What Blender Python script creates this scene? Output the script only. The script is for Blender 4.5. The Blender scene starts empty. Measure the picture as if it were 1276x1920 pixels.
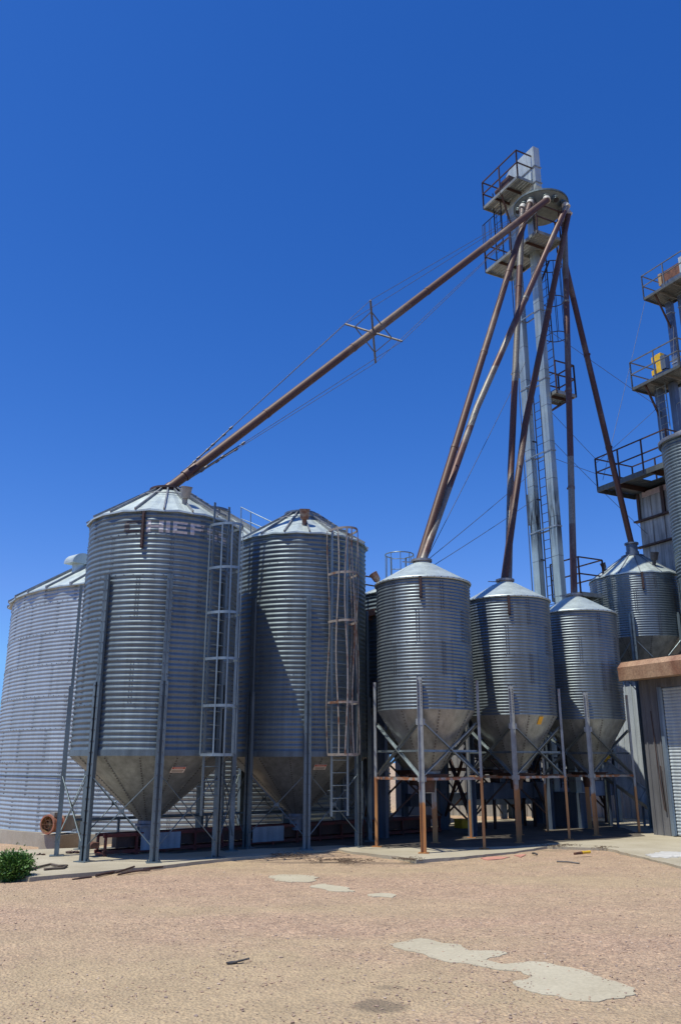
import bpy, math, random
from mathutils import Vector, Matrix, noise as mnoise
random.seed(11)
C = bpy.context.scene.collection
PI = math.pi
def R(d): return math.radians(d)

# ------------------------------------------------------------------ camera model (photo is 1276 x 1920)
F, PITCH, HC = 1570.0, R(16.67), 1.67
CP, SP = math.cos(PITCH), math.sin(PITCH)
def ray(x, y):
    u, v = x - 638.0, 960.0 - y
    return Vector((u, F*CP - v*SP, F*SP + v*CP))
def P(x, y, Y):                       # point of the photo at world depth Y
    r = ray(x, y); t = Y / r.y
    return Vector((r.x*t, Y, HC + r.z*t))
def G(x, y, z=0.0):                   # point of the photo on the ground
    r = ray(x, y); t = (z - HC) / r.z
    return Vector((r.x*t, r.y*t, z))
D1 = Vector((.463, -.886, 0)).normalized()
D2 = Vector((.886, .463, 0)).normalized()
UP = Vector((0, 0, 1))

# ------------------------------------------------------------------ materials
class NT:
    def __init__(s, name):
        s.m = bpy.data.materials.new(name); s.m.use_nodes = True
        s.t = s.m.node_tree; s.n = s.t.nodes; s.b = s.n['Principled BSDF']
        s.co = s.n.new('ShaderNodeTexCoord').outputs['Object']
    def link(s, a, b): s.t.links.new(a, b)
    def val(s, inp, v):
        if hasattr(v, 'default_value') or hasattr(v, 'is_output'): s.link(v, inp)
        else: inp.default_value = v
    def math(s, op, a, b=0.0, clamp=False):
        n = s.n.new('ShaderNodeMath'); n.operation = op; n.use_clamp = clamp
        s.val(n.inputs[0], a); s.val(n.inputs[1], b); return n.outputs[0]
    def sep(s, v=None):
        n = s.n.new('ShaderNodeSeparateXYZ'); s.link(v or s.co, n.inputs[0]); return n.outputs
    def comb(s, x, y, z):
        n = s.n.new('ShaderNodeCombineXYZ')
        for i, k in enumerate((x, y, z)): s.val(n.inputs[i], k)
        return n.outputs[0]
    def mapv(s, scale, v=None, loc=(0, 0, 0)):
        n = s.n.new('ShaderNodeMapping'); s.link(v or s.co, n.inputs[0])
        n.inputs['Scale'].default_value = scale; n.inputs['Location'].default_value = loc
        return n.outputs[0]
    def noise(s, scale, detail=4, v=None, rough=.55):
        n = s.n.new('ShaderNodeTexNoise'); s.link(v or s.co, n.inputs['Vector'])
        n.inputs['Scale'].default_value = scale; n.inputs['Detail'].default_value = detail
        n.inputs['Roughness'].default_value = rough
        return n.outputs['Fac']
    def voro(s, scale, v=None, out='Color', feature='F1'):
        n = s.n.new('ShaderNodeTexVoronoi'); n.feature = feature
        s.link(v or s.co, n.inputs['Vector']); n.inputs['Scale'].default_value = scale
        return n.outputs[out]
    def white(s, v):
        n = s.n.new('ShaderNodeTexWhiteNoise'); s.link(v, n.inputs['Vector']); return n.outputs['Value']
    def rng(s, v, a, b, c=0.0, d=1.0):
        n = s.n.new('ShaderNodeMapRange'); s.link(v, n.inputs[0])
        for i, k in enumerate((a, b, c, d)): n.inputs[1+i].default_value = k
        return n.outputs[0]
    def mix(s, f, a, b):
        n = s.n.new('ShaderNodeMix'); n.data_type = 'RGBA'
        s.val(n.inputs[0], f)
        for i, k in ((6, a), (7, b)):
            if isinstance(k, tuple): n.inputs[i].default_value = (*k, 1)
            else: s.link(k, n.inputs[i])
        return n.outputs[2]
    def scale(s, col, f):
        n = s.n.new('ShaderNodeMix'); n.data_type = 'RGBA'; n.blend_type = 'MULTIPLY'
        n.inputs[0].default_value = 1
        if isinstance(col, tuple): n.inputs[6].default_value = (*col, 1)
        else: s.link(col, n.inputs[6])
        g = s.n.new('ShaderNodeCombineColor')
        for i in range(3): s.link(f, g.inputs[i])
        s.link(g.outputs[0], n.inputs[7]); return n.outputs[2]
    def bump(s, h, strength=.3, dist=.01):
        n = s.n.new('ShaderNodeBump'); s.link(h, n.inputs['Height'])
        n.inputs['Strength'].default_value = strength; n.inputs['Distance'].default_value = dist
        s.link(n.outputs[0], s.b.inputs['Normal'])
    def out(s, col, rough=.5, metal=0.0):
        if isinstance(col, tuple): s.b.inputs['Base Color'].default_value = (*col, 1)
        else: s.link(col, s.b.inputs['Base Color'])
        s.val(s.b.inputs['Roughness'], rough); s.val(s.b.inputs['Metallic'], metal)
        return s.m

RUST = (.13, .052, .026)
def galv(name, base=(.46, .48, .50), metal=.85, rough=.42, sheet=0.0, rust=0.0, dark=.35, streak=.3, stain=None):
    """galvanised steel: zinc spangle, weather streaks, sheet-to-sheet tone, some rust runs"""
    t = NT(name)
    x, y, z = t.sep()
    f = t.rng(t.noise(1.3, 3), .3, .7, 1 - dark*.5, 1 + dark*.35)
    st = t.noise(1.0, 5, t.mapv((9, 9, .5)))
    f = t.math('MULTIPLY', f, t.rng(st, .3, .75, 1 + streak*.4, 1 - streak))
    f = t.math('MULTIPLY', f, t.rng(t.noise(55, 1), .3, .7, .9, 1.1))
    if sheet:
        a = t.math('ARCTAN2', y, x)
        zr = t.math('FLOOR', t.math('DIVIDE', z, sheet))
        ar = t.math('FLOOR', t.math('ADD', t.math('MULTIPLY', a, 1.43), t.math('MULTIPLY', zr, .5)))
        f = t.math('MULTIPLY', f, t.rng(t.white(t.comb(ar, zr, 3.3)), 0, 1, .89, 1.08))
    col = t.scale(base, f)
    rg = t.rng(t.noise(3, 4), .3, .7, rough - .07, rough + .1)
    mt = metal
    if rust:
        n2 = t.noise(1.0, 6, t.mapv((5, 5, .7), loc=(3, 1, 7)), .65)
        fac = t.rng(n2, .72 - rust*.3, .82 - rust*.22, 0, 1)
        col = t.mix(fac, col, t.mix(t.noise(18, 3), (.22, .085, .03), (.09, .04, .025)))
        mt = t.math('SUBTRACT', metal, t.math('MULTIPLY', fac, metal)); rg = t.math('ADD', rg, t.math('MULTIPLY', fac, .25))
    if stain:                                    # black grease run at a given height
        (zc, zh) = stain
        d = t.math('ABSOLUTE', t.math('DIVIDE', t.math('SUBTRACT', z, zc), zh))
        fac = t.math('MULTIPLY', t.rng(d, .3, 1, 1, 0), t.rng(t.noise(1, 3, t.mapv((14, 14, 1.2))), .4, .6, 0, 1))
        col = t.mix(fac, col, (.03, .03, .03))
    return t.out(col, rg, mt)

def rusty(name, a, b, thr=.5, width=.1, scale=1.6, zmap=1.0, rough=.62, metal=.0, seg=0):
    t = NT(name)
    n1 = t.noise(scale, 6, t.mapv((1, 1, zmap)), .6)
    if seg:
        zs = t.math('FLOOR', t.math('DIVIDE', t.sep()[2], seg))
        oi = t.n.new('ShaderNodeObjectInfo').outputs['Random']
        n1 = t.math('ADD', n1, t.rng(t.white(t.comb(zs, oi, 2.2)), 0, 1, -.16, .16))
    fac = t.rng(n1, thr - width, thr + width)
    fine = t.rng(t.noise(24, 4), .25, .75, .65, 1.3)
    col = t.scale(t.mix(fac, a, b), fine)
    t.bump(t.noise(40, 3), .25, .004)
    return t.out(col, rough, metal)

def legmat(name, zthr, paint, low=(.50, .235, .075), soft=.04):
    """galvanised leg whose foot has rusted orange"""
    t = NT(name)
    x, y, z = t.sep()
    oi = t.n.new('ShaderNodeObjectInfo').outputs['Random']
    zz = t.math('ADD', t.math('ADD', z, t.rng(oi, 0, 1, -.15, .55)), t.rng(t.noise(5, 4), .2, .8, -.12, .12))
    fac = t.rng(zz, zthr - soft, zthr + soft, 1, 0)
    n1 = t.rng(t.noise(1, 5, t.mapv((9, 9, 1.6))), .35, .7)
    ru = t.mix(n1, low, (.30, .125, .045))
    ga = t.mix(t.rng(t.noise(1, 5, t.mapv((7, 7, 2.2), loc=(5, 2, 1))), .60, .70), t.scale(paint, t.rng(t.noise(6, 4), .3, .7, .8, 1.15)), (.25, .12, .07))
    return t.out(t.mix(fac, ga, ru), .55, t.math('MULTIPLY', t.math('SUBTRACT', 1, fac), .55))

def plain(name, col, rough=.55, metal=0.0, var=.25, sc=6):
    t = NT(name)
    return t.out(t.scale(col, t.rng(t.noise(sc, 5), .3, .7, 1 - var, 1 + var)), rough, metal)

M = {}
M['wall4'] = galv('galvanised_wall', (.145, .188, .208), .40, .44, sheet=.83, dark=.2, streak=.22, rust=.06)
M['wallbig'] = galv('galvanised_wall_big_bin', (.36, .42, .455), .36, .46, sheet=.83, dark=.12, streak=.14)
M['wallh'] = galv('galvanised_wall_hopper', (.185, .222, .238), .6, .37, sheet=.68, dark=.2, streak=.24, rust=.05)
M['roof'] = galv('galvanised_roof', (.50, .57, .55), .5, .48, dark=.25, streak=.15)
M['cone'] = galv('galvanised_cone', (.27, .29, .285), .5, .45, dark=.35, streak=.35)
M['leg'] = galv('galvanised_leg', (.145, .185, .20), .5, .48, dark=.4, streak=.3)
M['leg_dark'] = galv('weathered_post', (.13, .17, .23), .5, .5, dark=.4, streak=.3)
M['rail_g'] = galv('galvanised_rail', (.25, .31, .335), .6, .42, dark=.3)
M['casing'] = galv('elevator_casing', (.37, .45, .455), .5, .46, dark=.3, streak=.35, rust=.05, stain=(8.8, 1.1))
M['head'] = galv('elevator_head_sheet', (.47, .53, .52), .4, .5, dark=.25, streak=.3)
M['bolt'] = plain('dark_bolt', (.10, .095, .09), .5, .4)
M['rust'] = rusty('rusted_steel', (.085, .035, .022), (.20, .085, .04), .5, .15, 5)
M['rust_dark'] = rusty('dark_rusted_steel', (.035, .02, .017), (.075, .035, .025), .5, .2, 4)
M['rust_cage'] = rusty('rust_spotted_strap', (.25, .225, .20), (.16, .075, .04), .56, .06, 4)
M['spout'] = rusty('rusted_spout_pipe', (.078, .036, .022), (.15, .11, .08), .62, .09, 1.1, .35, .56, .15, 2.1)
M['spout_pale'] = rusty('worn_spout_pipe', (.095, .045, .034), (.19, .18, .155), .5, .08, 1.3, .3, .5, .25, 2.1)
M['spout_dark'] = rusty('dark_rusted_spout_pipe', (.06, .024, .02), (.15, .10, .075), .62, .1, 1.3, .35, .5, .2, 2.6)
M['hleg'] = legmat('hopper_leg_rusting_foot', 1.3, (.34, .35, .335))
M['hbrace'] = galv('hopper_brace_angle', (.27, .31, .32), .65, .4, dark=.4, rust=.15)
M['beam_rust'] = rusty('rusting_cross_beam', (.30, .29, .27), (.30, .12, .05), .47, .06, 5)
M['dark'] = plain('dark_interior', (.02, .02, .022), .8)
M['conc'] = None
M['pale_paint'] = plain('faded_paint', (.42, .33, .31), .6, 0, .2, 9)
M['white'] = plain('white_enamel', (.75, .73, .69), .5, 0, .1)
M['signred'] = plain('sign_red', (.45, .06, .04), .5, 0, .1)
M['black'] = plain('black_ink', (.03, .03, .03), .6)
M['yellow'] = plain('yellow_paint', (.70, .43, .02), .45, 0, .2)
M['sticker'] = plain('orange_yellow_plate', (.75, .38, .02), .5, 0, .15)
M['redframe'] = rusty('red_oxide_frame', (.13, .02, .015), (.07, .03, .025), .55, .1, 4)
M['panelblue'] = galv('grey_blue_sheet', (.26, .33, .40), .4, .5, dark=.4)
M['orange'] = rusty('fan_orange', (.36, .13, .07), (.24, .14, .10), .55, .1, 7)
M['plank'] = plain('brown_hose', (.10, .075, .055), .7)
M['wire'] = plain('steel_wire', (.09, .09, .10), .5, .5)
M['shed_white'] = galv('shed_sheet', (.46, .46, .45), .2, .5, dark=.2, streak=.2)
M['shed_blue'] = galv('pale_shed_sheet', (.60, .66, .70), .25, .5, dark=.2, streak=.25)
M['wall_brown'] = galv('brown_grey_ribbed_sheet', (.185, .185, .19), .15, .55, dark=.3, streak=.3)
M['door'] = galv('roller_door_slats', (.56, .62, .63), .25, .45, dark=.15, streak=.25)
M['fascia'] = rusty('rusty_canopy', (.45, .30, .185), (.23, .112, .065), .5, .13, 1.3, .6)
M['box_grey'] = galv('weathered_box_sheet', (.36, .355, .34), .3, .55, dark=.6, streak=.7, rust=.1)

def concrete(name, a=(.42, .375, .28), b=(.33, .285, .20)):
    t = NT(name)
    f = t.rng(t.noise(.9, 6, None, .65), .35, .65)
    col = t.scale(t.mix(f, a, b), t.rng(t.noise(35, 4), .25, .75, .85, 1.12))
    sp = t.rng(t.noise(2.6, 7, None, .7), .66, .72)
    col = t.mix(t.math('MULTIPLY', sp, .55), col, (.24, .18, .12))
    t.bump(t.noise(50, 4), .25, .006)
    return t.out(col, .85)
M['conc'] = concrete('weathered_concrete')
M['conc_old'] = concrete('foundation_concrete', (.40, .36, .29), (.28, .24, .18))
M['spill'] = concrete('cement_patch', (.46, .41, .295), (.39, .34, .235))

def gravel():
    t = NT('pink_tan_gravel')
    big = t.rng(t.noise(1.0, 6, t.mapv((.16, .42, 0)), .6), .42, .60)
    sg = G(330, 1850); sx, sy, _z = t.sep(t.mapv((1/3.4, 1/1.9, 0), loc=(-sg.x/3.4, -sg.y/1.9, 0)))
    sd = t.math('ADD', t.math('ADD', t.math('MULTIPLY', sx, sx), t.math('MULTIPLY', sy, sy)), t.rng(t.noise(.9, 5), .2, .8, -.7, .7))
    big = t.math('MAXIMUM', t.math('MULTIPLY', big, .8), t.rng(sd, .3, 1.25, 1, 0))      # trodden sandy area, few pebbles
    sand, pink = (.418, .322, .198), (.402, .296, .208)
    col = t.mix(big, pink, sand)
    n2 = t.rng(t.noise(1.7, 6, None, .7), .3, .7, .86, 1.12)
    col = t.scale(col, n2)
    # individual pebbles of several tones
    for sc, k in ((30, .6), (62, .75)):
        v = t.n.new('ShaderNodeTexVoronoi'); t.link(t.co, v.inputs['Vector']); v.inputs['Scale'].default_value = sc
        xx = t.sep(v.outputs['Color'])
        tone = t.n.new('ShaderNodeValToRGB'); t.link(xx[0], tone.inputs[0])
        e = tone.color_ramp.elements
        e[0].position = 0; e[0].color = (.55, .53, .55, 1)
        e[1].position = 1; e[1].color = (1.45, 1.38, 1.3, 1)
        for p, c in ((.12, (.8, .75, .73, 1)), (.3, (1.0, .93, .90, 1)), (.6, (1.0, 1.0, 1.0, 1)), (.85, (1.16, 1.1, 1.02, 1))):
            q = e.new(p); q.color = c
        m = t.n.new('ShaderNodeMix'); m.data_type = 'RGBA'; m.blend_type = 'MULTIPLY'
        dens = t.math('MULTIPLY', t.rng(big, 0, 1, 1.3, .55), k)
        t.link(dens, m.inputs[0]); t.link(col, m.inputs[6]); t.link(tone.outputs[0], m.inputs[7]); col = m.outputs[2]
    # damp / oil stains with a shape of their own
    for (px, py, rx, ry, s) in ((714, 1876, .22, .20, .66), (728, 1843, .15, .08, .45), (700, 1612, 1.3, .22, .55), (560, 1612, .8, .16, .5), (1010, 1590, .8, .2, .4)):
        g = G(px, py)
        x, y, z = t.sep(t.mapv((1/rx, 1/ry, 0), loc=(-g.x/rx, -g.y/ry, 0)))
        d = t.math('ADD', t.math('MULTIPLY', x, x), t.math('MULTIPLY', y, y))
        d = t.math('ADD', d, t.rng(t.noise(4, 5), .2, .8, -.4, .4))
        col = t.mix(t.math('MULTIPLY', t.rng(d, .45, 1.0, 1, 0), s), col, (.13, .10, .07))
    h = t.math('ADD', t.voro(34, None, 'Distance'), t.math('MULTIPLY', t.noise(90, 3), .5))
    t.bump(h, .8, .025)
    return t.out(col, .92)
M['gravel'] = gravel()
M['stone'] = None
def stonemat():
    t = NT('loose_stone')
    g = t.n.new('ShaderNodeNewGeometry')
    r = t.n.new('ShaderNodeValToRGB'); t.link(g.outputs['Random Per Island'], r.inputs[0])
    e = r.color_ramp.elements
    e[0].color = (.26, .20, .17, 1); e[1].color = (.48, .38, .30, 1)
    for p, c in ((.25, (.33, .23, .17, 1)), (.6, (.38, .26, .175, 1)), (.85, (.42, .31, .22, 1))): e.new(p).color = c
    return t.out(r.outputs[0], .9)
M['stone'] = stonemat()
def leafmat():
    t = NT('shrub_leaf')
    g = t.n.new('ShaderNodeNewGeometry')
    r = t.n.new('ShaderNodeValToRGB'); t.link(g.outputs['Random Per Island'], r.inputs[0])
    e = r.color_ramp.elements
    e[0].color = (.03, .085, .014, 1); e[1].color = (.13, .26, .045, 1)
    return t.out(r.outputs[0], .5)
M['leaf'] = leafmat()
M['stem'] = plain('brown_stem', (.12, .08, .05), .8)

# ------------------------------------------------------------------ mesh builder
class MB:
    def __init__(s): s.v, s.f, s.mi, s.sm = [], [], [], []
    def add(s, vs, fs, mi=0, smooth=False):
        o = len(s.v); s.v += [Vector(p) for p in vs]
        for f in fs: s.f.append([i + o for i in f]); s.mi.append(mi); s.sm.append(smooth)
        return s
    def frame(s, c, ax, ay, az, hx, hy, hz, mi=0):
        c = Vector(c); vs = []
        for k in (-1, 1):
            for j in (-1, 1):
                for i in (-1, 1): vs.append(c + ax*(i*hx) + ay*(j*hy) + az*(k*hz))
        return s.add(vs, [(0, 2, 3, 1), (4, 5, 7, 6), (0, 1, 5, 4), (2, 6, 7, 3), (0, 4, 6, 2), (1, 3, 7, 5)], mi)
    def box(s, x0, x1, y0, y1, z0, z1, mi=0):
        X, Y, Z = Vector((1, 0, 0)), Vector((0, 1, 0)), UP
        return s.frame(((x0+x1)/2, (y0+y1)/2, (z0+z1)/2), X, Y, Z, (x1-x0)/2, (y1-y0)/2, (z1-z0)/2, mi)
    def bar(s, p0, p1, w, h, up=UP, mi=0):
        p0, p1 = Vector(p0), Vector(p1); d = p1 - p0; L = d.length; d /= L
        a = d.cross(up)
        if a.length < 1e-4: a = d.cross(Vector((1, 0, 0)))
        a.normalize(); b = a.cross(d)
        return s.frame((p0+p1)/2, d, a, b, L/2, w/2, h/2, mi)
    def angle(s, p0, p1, w, t, up=UP, mi=0):            # L-section
        p0, p1 = Vector(p0), Vector(p1); d = (p1 - p0).normalized()
        a = d.cross(up)
        if a.length < 1e-4: a = d.cross(Vector((1, 0, 0)))
        a.normalize(); b = a.cross(d)
        s.bar(p0, p1, w, t, up, mi)
        o = a*(w/2 - t/2) + b*(w/2 + t/2)
        return s.bar(p0 + o, p1 + o, t, w, up, mi)
    def tube(s, pts, r, n=8, caps=True, mi=0, smooth=True):
        pts = [Vector(p) for p in pts]; rings = []
        rr = r if isinstance(r, (list, tuple)) else [r]*len(pts)
        vs, fs = [], []
        ref = None
        for i, p in enumerate(pts):
            d = (pts[min(i+1, len(pts)-1)] - pts[max(i-1, 0)]).normalized()
            if ref is None: ref = UP if abs(d.z) < .95 else Vector((1, 0, 0))
            a = d.cross(ref).normalized(); b = a.cross(d).normalized()
            for k in range(n):
                t = 2*PI*k/n; vs.append(p + (a*math.cos(t) + b*math.sin(t))*rr[i])
        for i in range(len(pts)-1):
            for k in range(n): fs.append((i*n+k, i*n+(k+1) % n, (i+1)*n+(k+1) % n, (i+1)*n+k))
        s.add(vs, fs, mi, smooth)
        if caps:
            m = len(pts)-1
            s.add(vs[:n], [tuple(range(n))[::-1]], mi); s.add(vs[m*n:], [tuple(range(n))], mi)
        return s
    def lathe(s, prof, n, c=(0, 0, 0), mi=0, smooth=True, a0=0.0, a1=2*PI, radf=None):
        c = Vector((c[0], c[1], c[2] if len(c) > 2 else 0)); vs, fs = [], []; full = abs(a1 - a0 - 2*PI) < 1e-6; m = n if full else n + 1
        for (r, z) in prof:
            for k in range(m):
                t = a0 + (a1 - a0)*k/n; q = r*(radf(t, z) if radf else 1)
                vs.append(c + Vector((q*math.cos(t), q*math.sin(t), z)))
        for i in range(len(prof)-1):
            for k in range(n):
                k2 = (k+1) % m
                fs.append((i*m+k, i*m+k2, (i+1)*m+k2, (i+1)*m+k))
        return s.add(vs, fs, mi, smooth)
    def disc(s, c, r, n, mi=0, flip=False):
        c = Vector(c); vs = [c + Vector((r*math.cos(2*PI*k/n), r*math.sin(2*PI*k/n), 0)) for k in range(n)]
        return s.add(vs, [tuple(range(n))[::-1 if flip else 1]], mi)
    def torus(s, c, r, t, n=32, mi=0, ax=None, ay=None, a0=0., a1=2*PI):
        c = Vector(c); ax = ax or Vector((1, 0, 0)); ay = ay or Vector((0, 1, 0))
        pts = [c + (ax*math.cos(a0+(a1-a0)*k/n) + ay*math.sin(a0+(a1-a0)*k/n))*r for k in range(n+1)]
        return s.tube(pts, t, 6, False, mi)
    def build(s, name, mats, parent=None, org=None):
        me = bpy.data.meshes.new(name)
        off = Vector(org) if org is not None else (root_loc(parent) if parent else Vector((0, 0, 0)))
        me.from_pydata([p - off for p in s.v], [], s.f)
        for m in (mats if isinstance(mats, (list, tuple)) else [mats]): me.materials.append(m)
        me.polygons.foreach_set('material_index', s.mi); me.polygons.foreach_set('use_smooth', s.sm)
        me.update()
        o = bpy.data.objects.new(name, me); C.objects.link(o)
        if parent: o.parent = parent
        elif org is not None: o.location = org
        return o
def root_loc(o):
    while o.parent: o = o.parent
    return Vector(o.location)
def tag(o, label=None, cat=None, group=None, kind=None):
    if label: o['label'] = label
    if cat: o['category'] = cat
    if group: o['group'] = group
    if kind: o['kind'] = kind
    return o
def thing(name, loc, label, cat, group=None):
    o = bpy.data.objects.new(name, None); C.objects.link(o); o.location = loc; o.empty_display_size = .3
    return tag(o, label, cat, group)
def copy_tree(o, parent=None, loc=None):
    c = o.copy(); C.objects.link(c)
    if parent: c.parent = parent
    if loc is not None: c.location = loc
    for ch in list(o.children): copy_tree(ch, c)
    return c
def pol(c, r, a, z): return Vector((c[0] + r*math.cos(a), c[1] + r*math.sin(a), z))
def er(a): return Vector((math.cos(a), math.sin(a), 0))
def et(a): return Vector((-math.sin(a), math.cos(a), 0))

# ------------------------------------------------------------------ world, sun
AZ, EL = R(213), R(68)
S = Vector((math.cos(EL)*math.cos(AZ), math.cos(EL)*math.sin(AZ), math.sin(EL)))
w = bpy.data.worlds.new('World'); bpy.context.scene.world = w; w.use_nodes = True
nt = w.node_tree; bg = nt.nodes['Background']
sky = nt.nodes.new('ShaderNodeTexSky'); sky.sky_type = 'NISHITA'; sky.sun_disc = False
sky.sun_elevation = EL; sky.sun_rotation = math.atan2(S.x, S.y)
sky.altitude = 300; sky.air_density = 1.0; sky.dust_density = .25; sky.ozone_density = 3.5
# clear, dry-air blue: deepen the red and green of the sky towards the zenith
se = nt.nodes.new('ShaderNodeSeparateColor'); cb = nt.nodes.new('ShaderNodeCombineColor'); nt.links.new(sky.outputs[0], se.inputs[0])
prev = None
for ch, pw, k, lim in ((2, 1.0, 1.56, 0), (1, 1.25, .675, .5), (0, 2.0, .287, .42)):
    p_ = nt.nodes.new('ShaderNodeMath'); p_.operation = 'POWER'; p_.inputs[1].default_value = pw; nt.links.new(se.outputs[ch], p_.inputs[0])
    m_ = nt.nodes.new('ShaderNodeMath'); m_.operation = 'MULTIPLY'; m_.inputs[1].default_value = k; nt.links.new(p_.outputs[0], m_.inputs[0])
    o_ = m_.outputs[0]
    if lim:
        a_ = nt.nodes.new('ShaderNodeMath'); a_.operation = 'MULTIPLY'; a_.inputs[1].default_value = lim; nt.links.new(prev, a_.inputs[0])
        b_ = nt.nodes.new('ShaderNodeMath'); b_.operation = 'MINIMUM'; nt.links.new(a_.outputs[0], b_.inputs[0]); nt.links.new(o_, b_.inputs[1]); o_ = b_.outputs[0]
    nt.links.new(o_, cb.inputs[ch]); prev = o_
nt.links.new(cb.outputs[0], bg.inputs[0]); bg.inputs[1].default_value = .10
sl = bpy.data.lights.new('sun', 'SUN'); sl.energy = 5.0; sl.angle = R(.53); sl.color = (1, .965, .84)
so = bpy.data.objects.new('sun', sl); C.objects.link(so); so.rotation_euler = S.to_track_quat('Z', 'Y').to_euler()
sc = bpy.context.scene
sc.view_settings.view_transform = 'Standard'; sc.view_settings.look = 'None'; sc.view_settings.exposure = 0; sc.view_settings.gamma = 1
cam = bpy.data.cameras.new('camera'); co = bpy.data.objects.new('camera', cam); C.objects.link(co); sc.camera = co
cam.sensor_fit = 'VERTICAL'; cam.sensor_height = 36; cam.lens = F/1920*36; cam.clip_end = 6000
co.location = (0, 0, HC); co.rotation_euler = (PI/2 + PITCH, 0, 0)

# ------------------------------------------------------------------ ground, slab, patches
def smooth(a, b, x):
    t = max(0, min(1, (x-a)/(b-a))); return t*t*(3-2*t)
def gz(x, y):
    z = -.045 + .03*mnoise.noise(Vector((x*.35, y*.35, 1))) + .012*mnoise.noise(Vector((x*1.4, y*1.4, 4)))
    z -= .06*smooth(-4.2, -6.0, x)*smooth(10, 14, y)
    z -= .17*smooth(-4.8, -6.5, x)*smooth(15.6, 18, y)
    f = smooth(40, 120, math.hypot(x, y))
    return z*(1-f) - .25*f
xs = [-3000, -1200, -500, -200, -90, -50, -35] + [-25 + i*.35 for i in range(143)] + [35, 50, 90, 200, 500, 1200, 3000]
ys = [-400, -60, -20, -5] + [2 + i*.35 for i in range(98)] + [40, 50, 70, 100, 160, 300, 600, 1200, 3500]
mb = MB(); nx = len(xs)
vs = [Vector((x, y, gz(x, y))) for y in ys for x in xs]
fs = [(j*nx+i, j*nx+i+1, (j+1)*nx+i+1, (j+1)*nx+i) for j in range(len(ys)-1) for i in range(nx-1)]
mb.add(vs, fs, 0, True); tag(mb.build('ground', M['gravel']), kind='structure')

def rough_poly(pts, step=.08, amp=.05, seed=0, freq=3.0):
    out = []
    n = len(pts)
    for i in range(n):
        a, b = pts[i], pts[(i+1) % n]; L = (b-a).length; k = max(1, int(L/step))
        nn = Vector((-(b-a).y, (b-a).x, 0)).normalized()
        for j in range(k):
            p = a.lerp(b, j/k)
            d = (mnoise.fractal(Vector((p.x*freq, p.y*freq, seed)), 1, 2, 4) + .15*mnoise.fractal(Vector((p.x*freq*4, p.y*freq*4, seed+5)), .8, 2, 3))*amp
            out.append(p + nn*d)
    return out
def sheet(mb, pts, z, th, mi=0):
    n = len(pts)
    from mathutils.geometry import tessellate_polygon
    top = [Vector((p.x, p.y, z)) for p in pts]; bot = [Vector((p.x, p.y, z - th)) for p in pts]
    tri = tessellate_polygon([top])
    def up(t):
        a, b, c = (top[i] for i in t)
        return t if (b-a).cross(c-a).z > 0 else t[::-1]
    mb.add(top, [tuple(up(t)) for t in tri], mi)
    area = sum(top[i].x*top[(i+1) % n].y - top[(i+1) % n].x*top[i].y for i in range(n))
    q = [(i, i+n, (i+1) % n + n, (i+1) % n) for i in range(n)]
    if area < 0: q = [f[::-1] for f in q]
    mb.add(top + bot, q, mi); return mb
front = [(-60, 1611), (15, 1640), (56, 1645), (107, 1641), (304, 1623), (400, 1612), (504, 1603), (634, 1592), (660, 1597), (742, 1605), (778, 1612), (870, 1606), (960, 1597), (1024, 1587), (1136, 1590), (1209, 1608), (1276, 1624), (1420, 1655)]
slab = [G(x, y) for x, y in front]
slab += [Vector((17, 17, 0)), Vector((17, 29, 0)), Vector((5, 27.5, 0)), Vector((0.2, 23.2, 0)), Vector((-2.2, 20.4, 0)), G(300, 1583), G(-60, 1598)]
# a crumbled edge in front, gravel drifting over it
fr = [slab[0]]
edge = rough_poly(slab, .12, .05, 2, 2.2)
mb = MB(); sheet(mb, edge, 0.0, .5); tag(mb.build('concrete_slab', M['conc']), kind='structure')

M['dirt_shade'] = plain('dirt_with_painted_shade', (.095, .080, .062), .9, 0, .35, 2.5)  # dirt colour darkened to stand in for the deep shade under the bins
dirt_shade = [G(232, 1598), G(330, 1600), G(420, 1594), G(520, 1590), G(640, 1585), G(705, 1588), G(800, 1590), G(900, 1589), G(960, 1587), G(1050, 1579), G(1140, 1574), G(1215, 1568), Vector((7.4, 22.6, 0)), Vector((7.9, 26.5, 0)), Vector((5, 27.0, 0)), Vector((.6, 22.9, 0)), Vector((-2.0, 20.1, 0)), Vector((-3.6, 19.2, 0))]
mb = MB(); sheet(mb, rough_poly(dirt_shade, .1, .11, 44, 1.6), .005, .004); tag(mb.build('painted_shade_floor', M['dirt_shade']), kind='structure')  # thin dark sheet over the slab, painting in shade below the hopper rows

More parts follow.
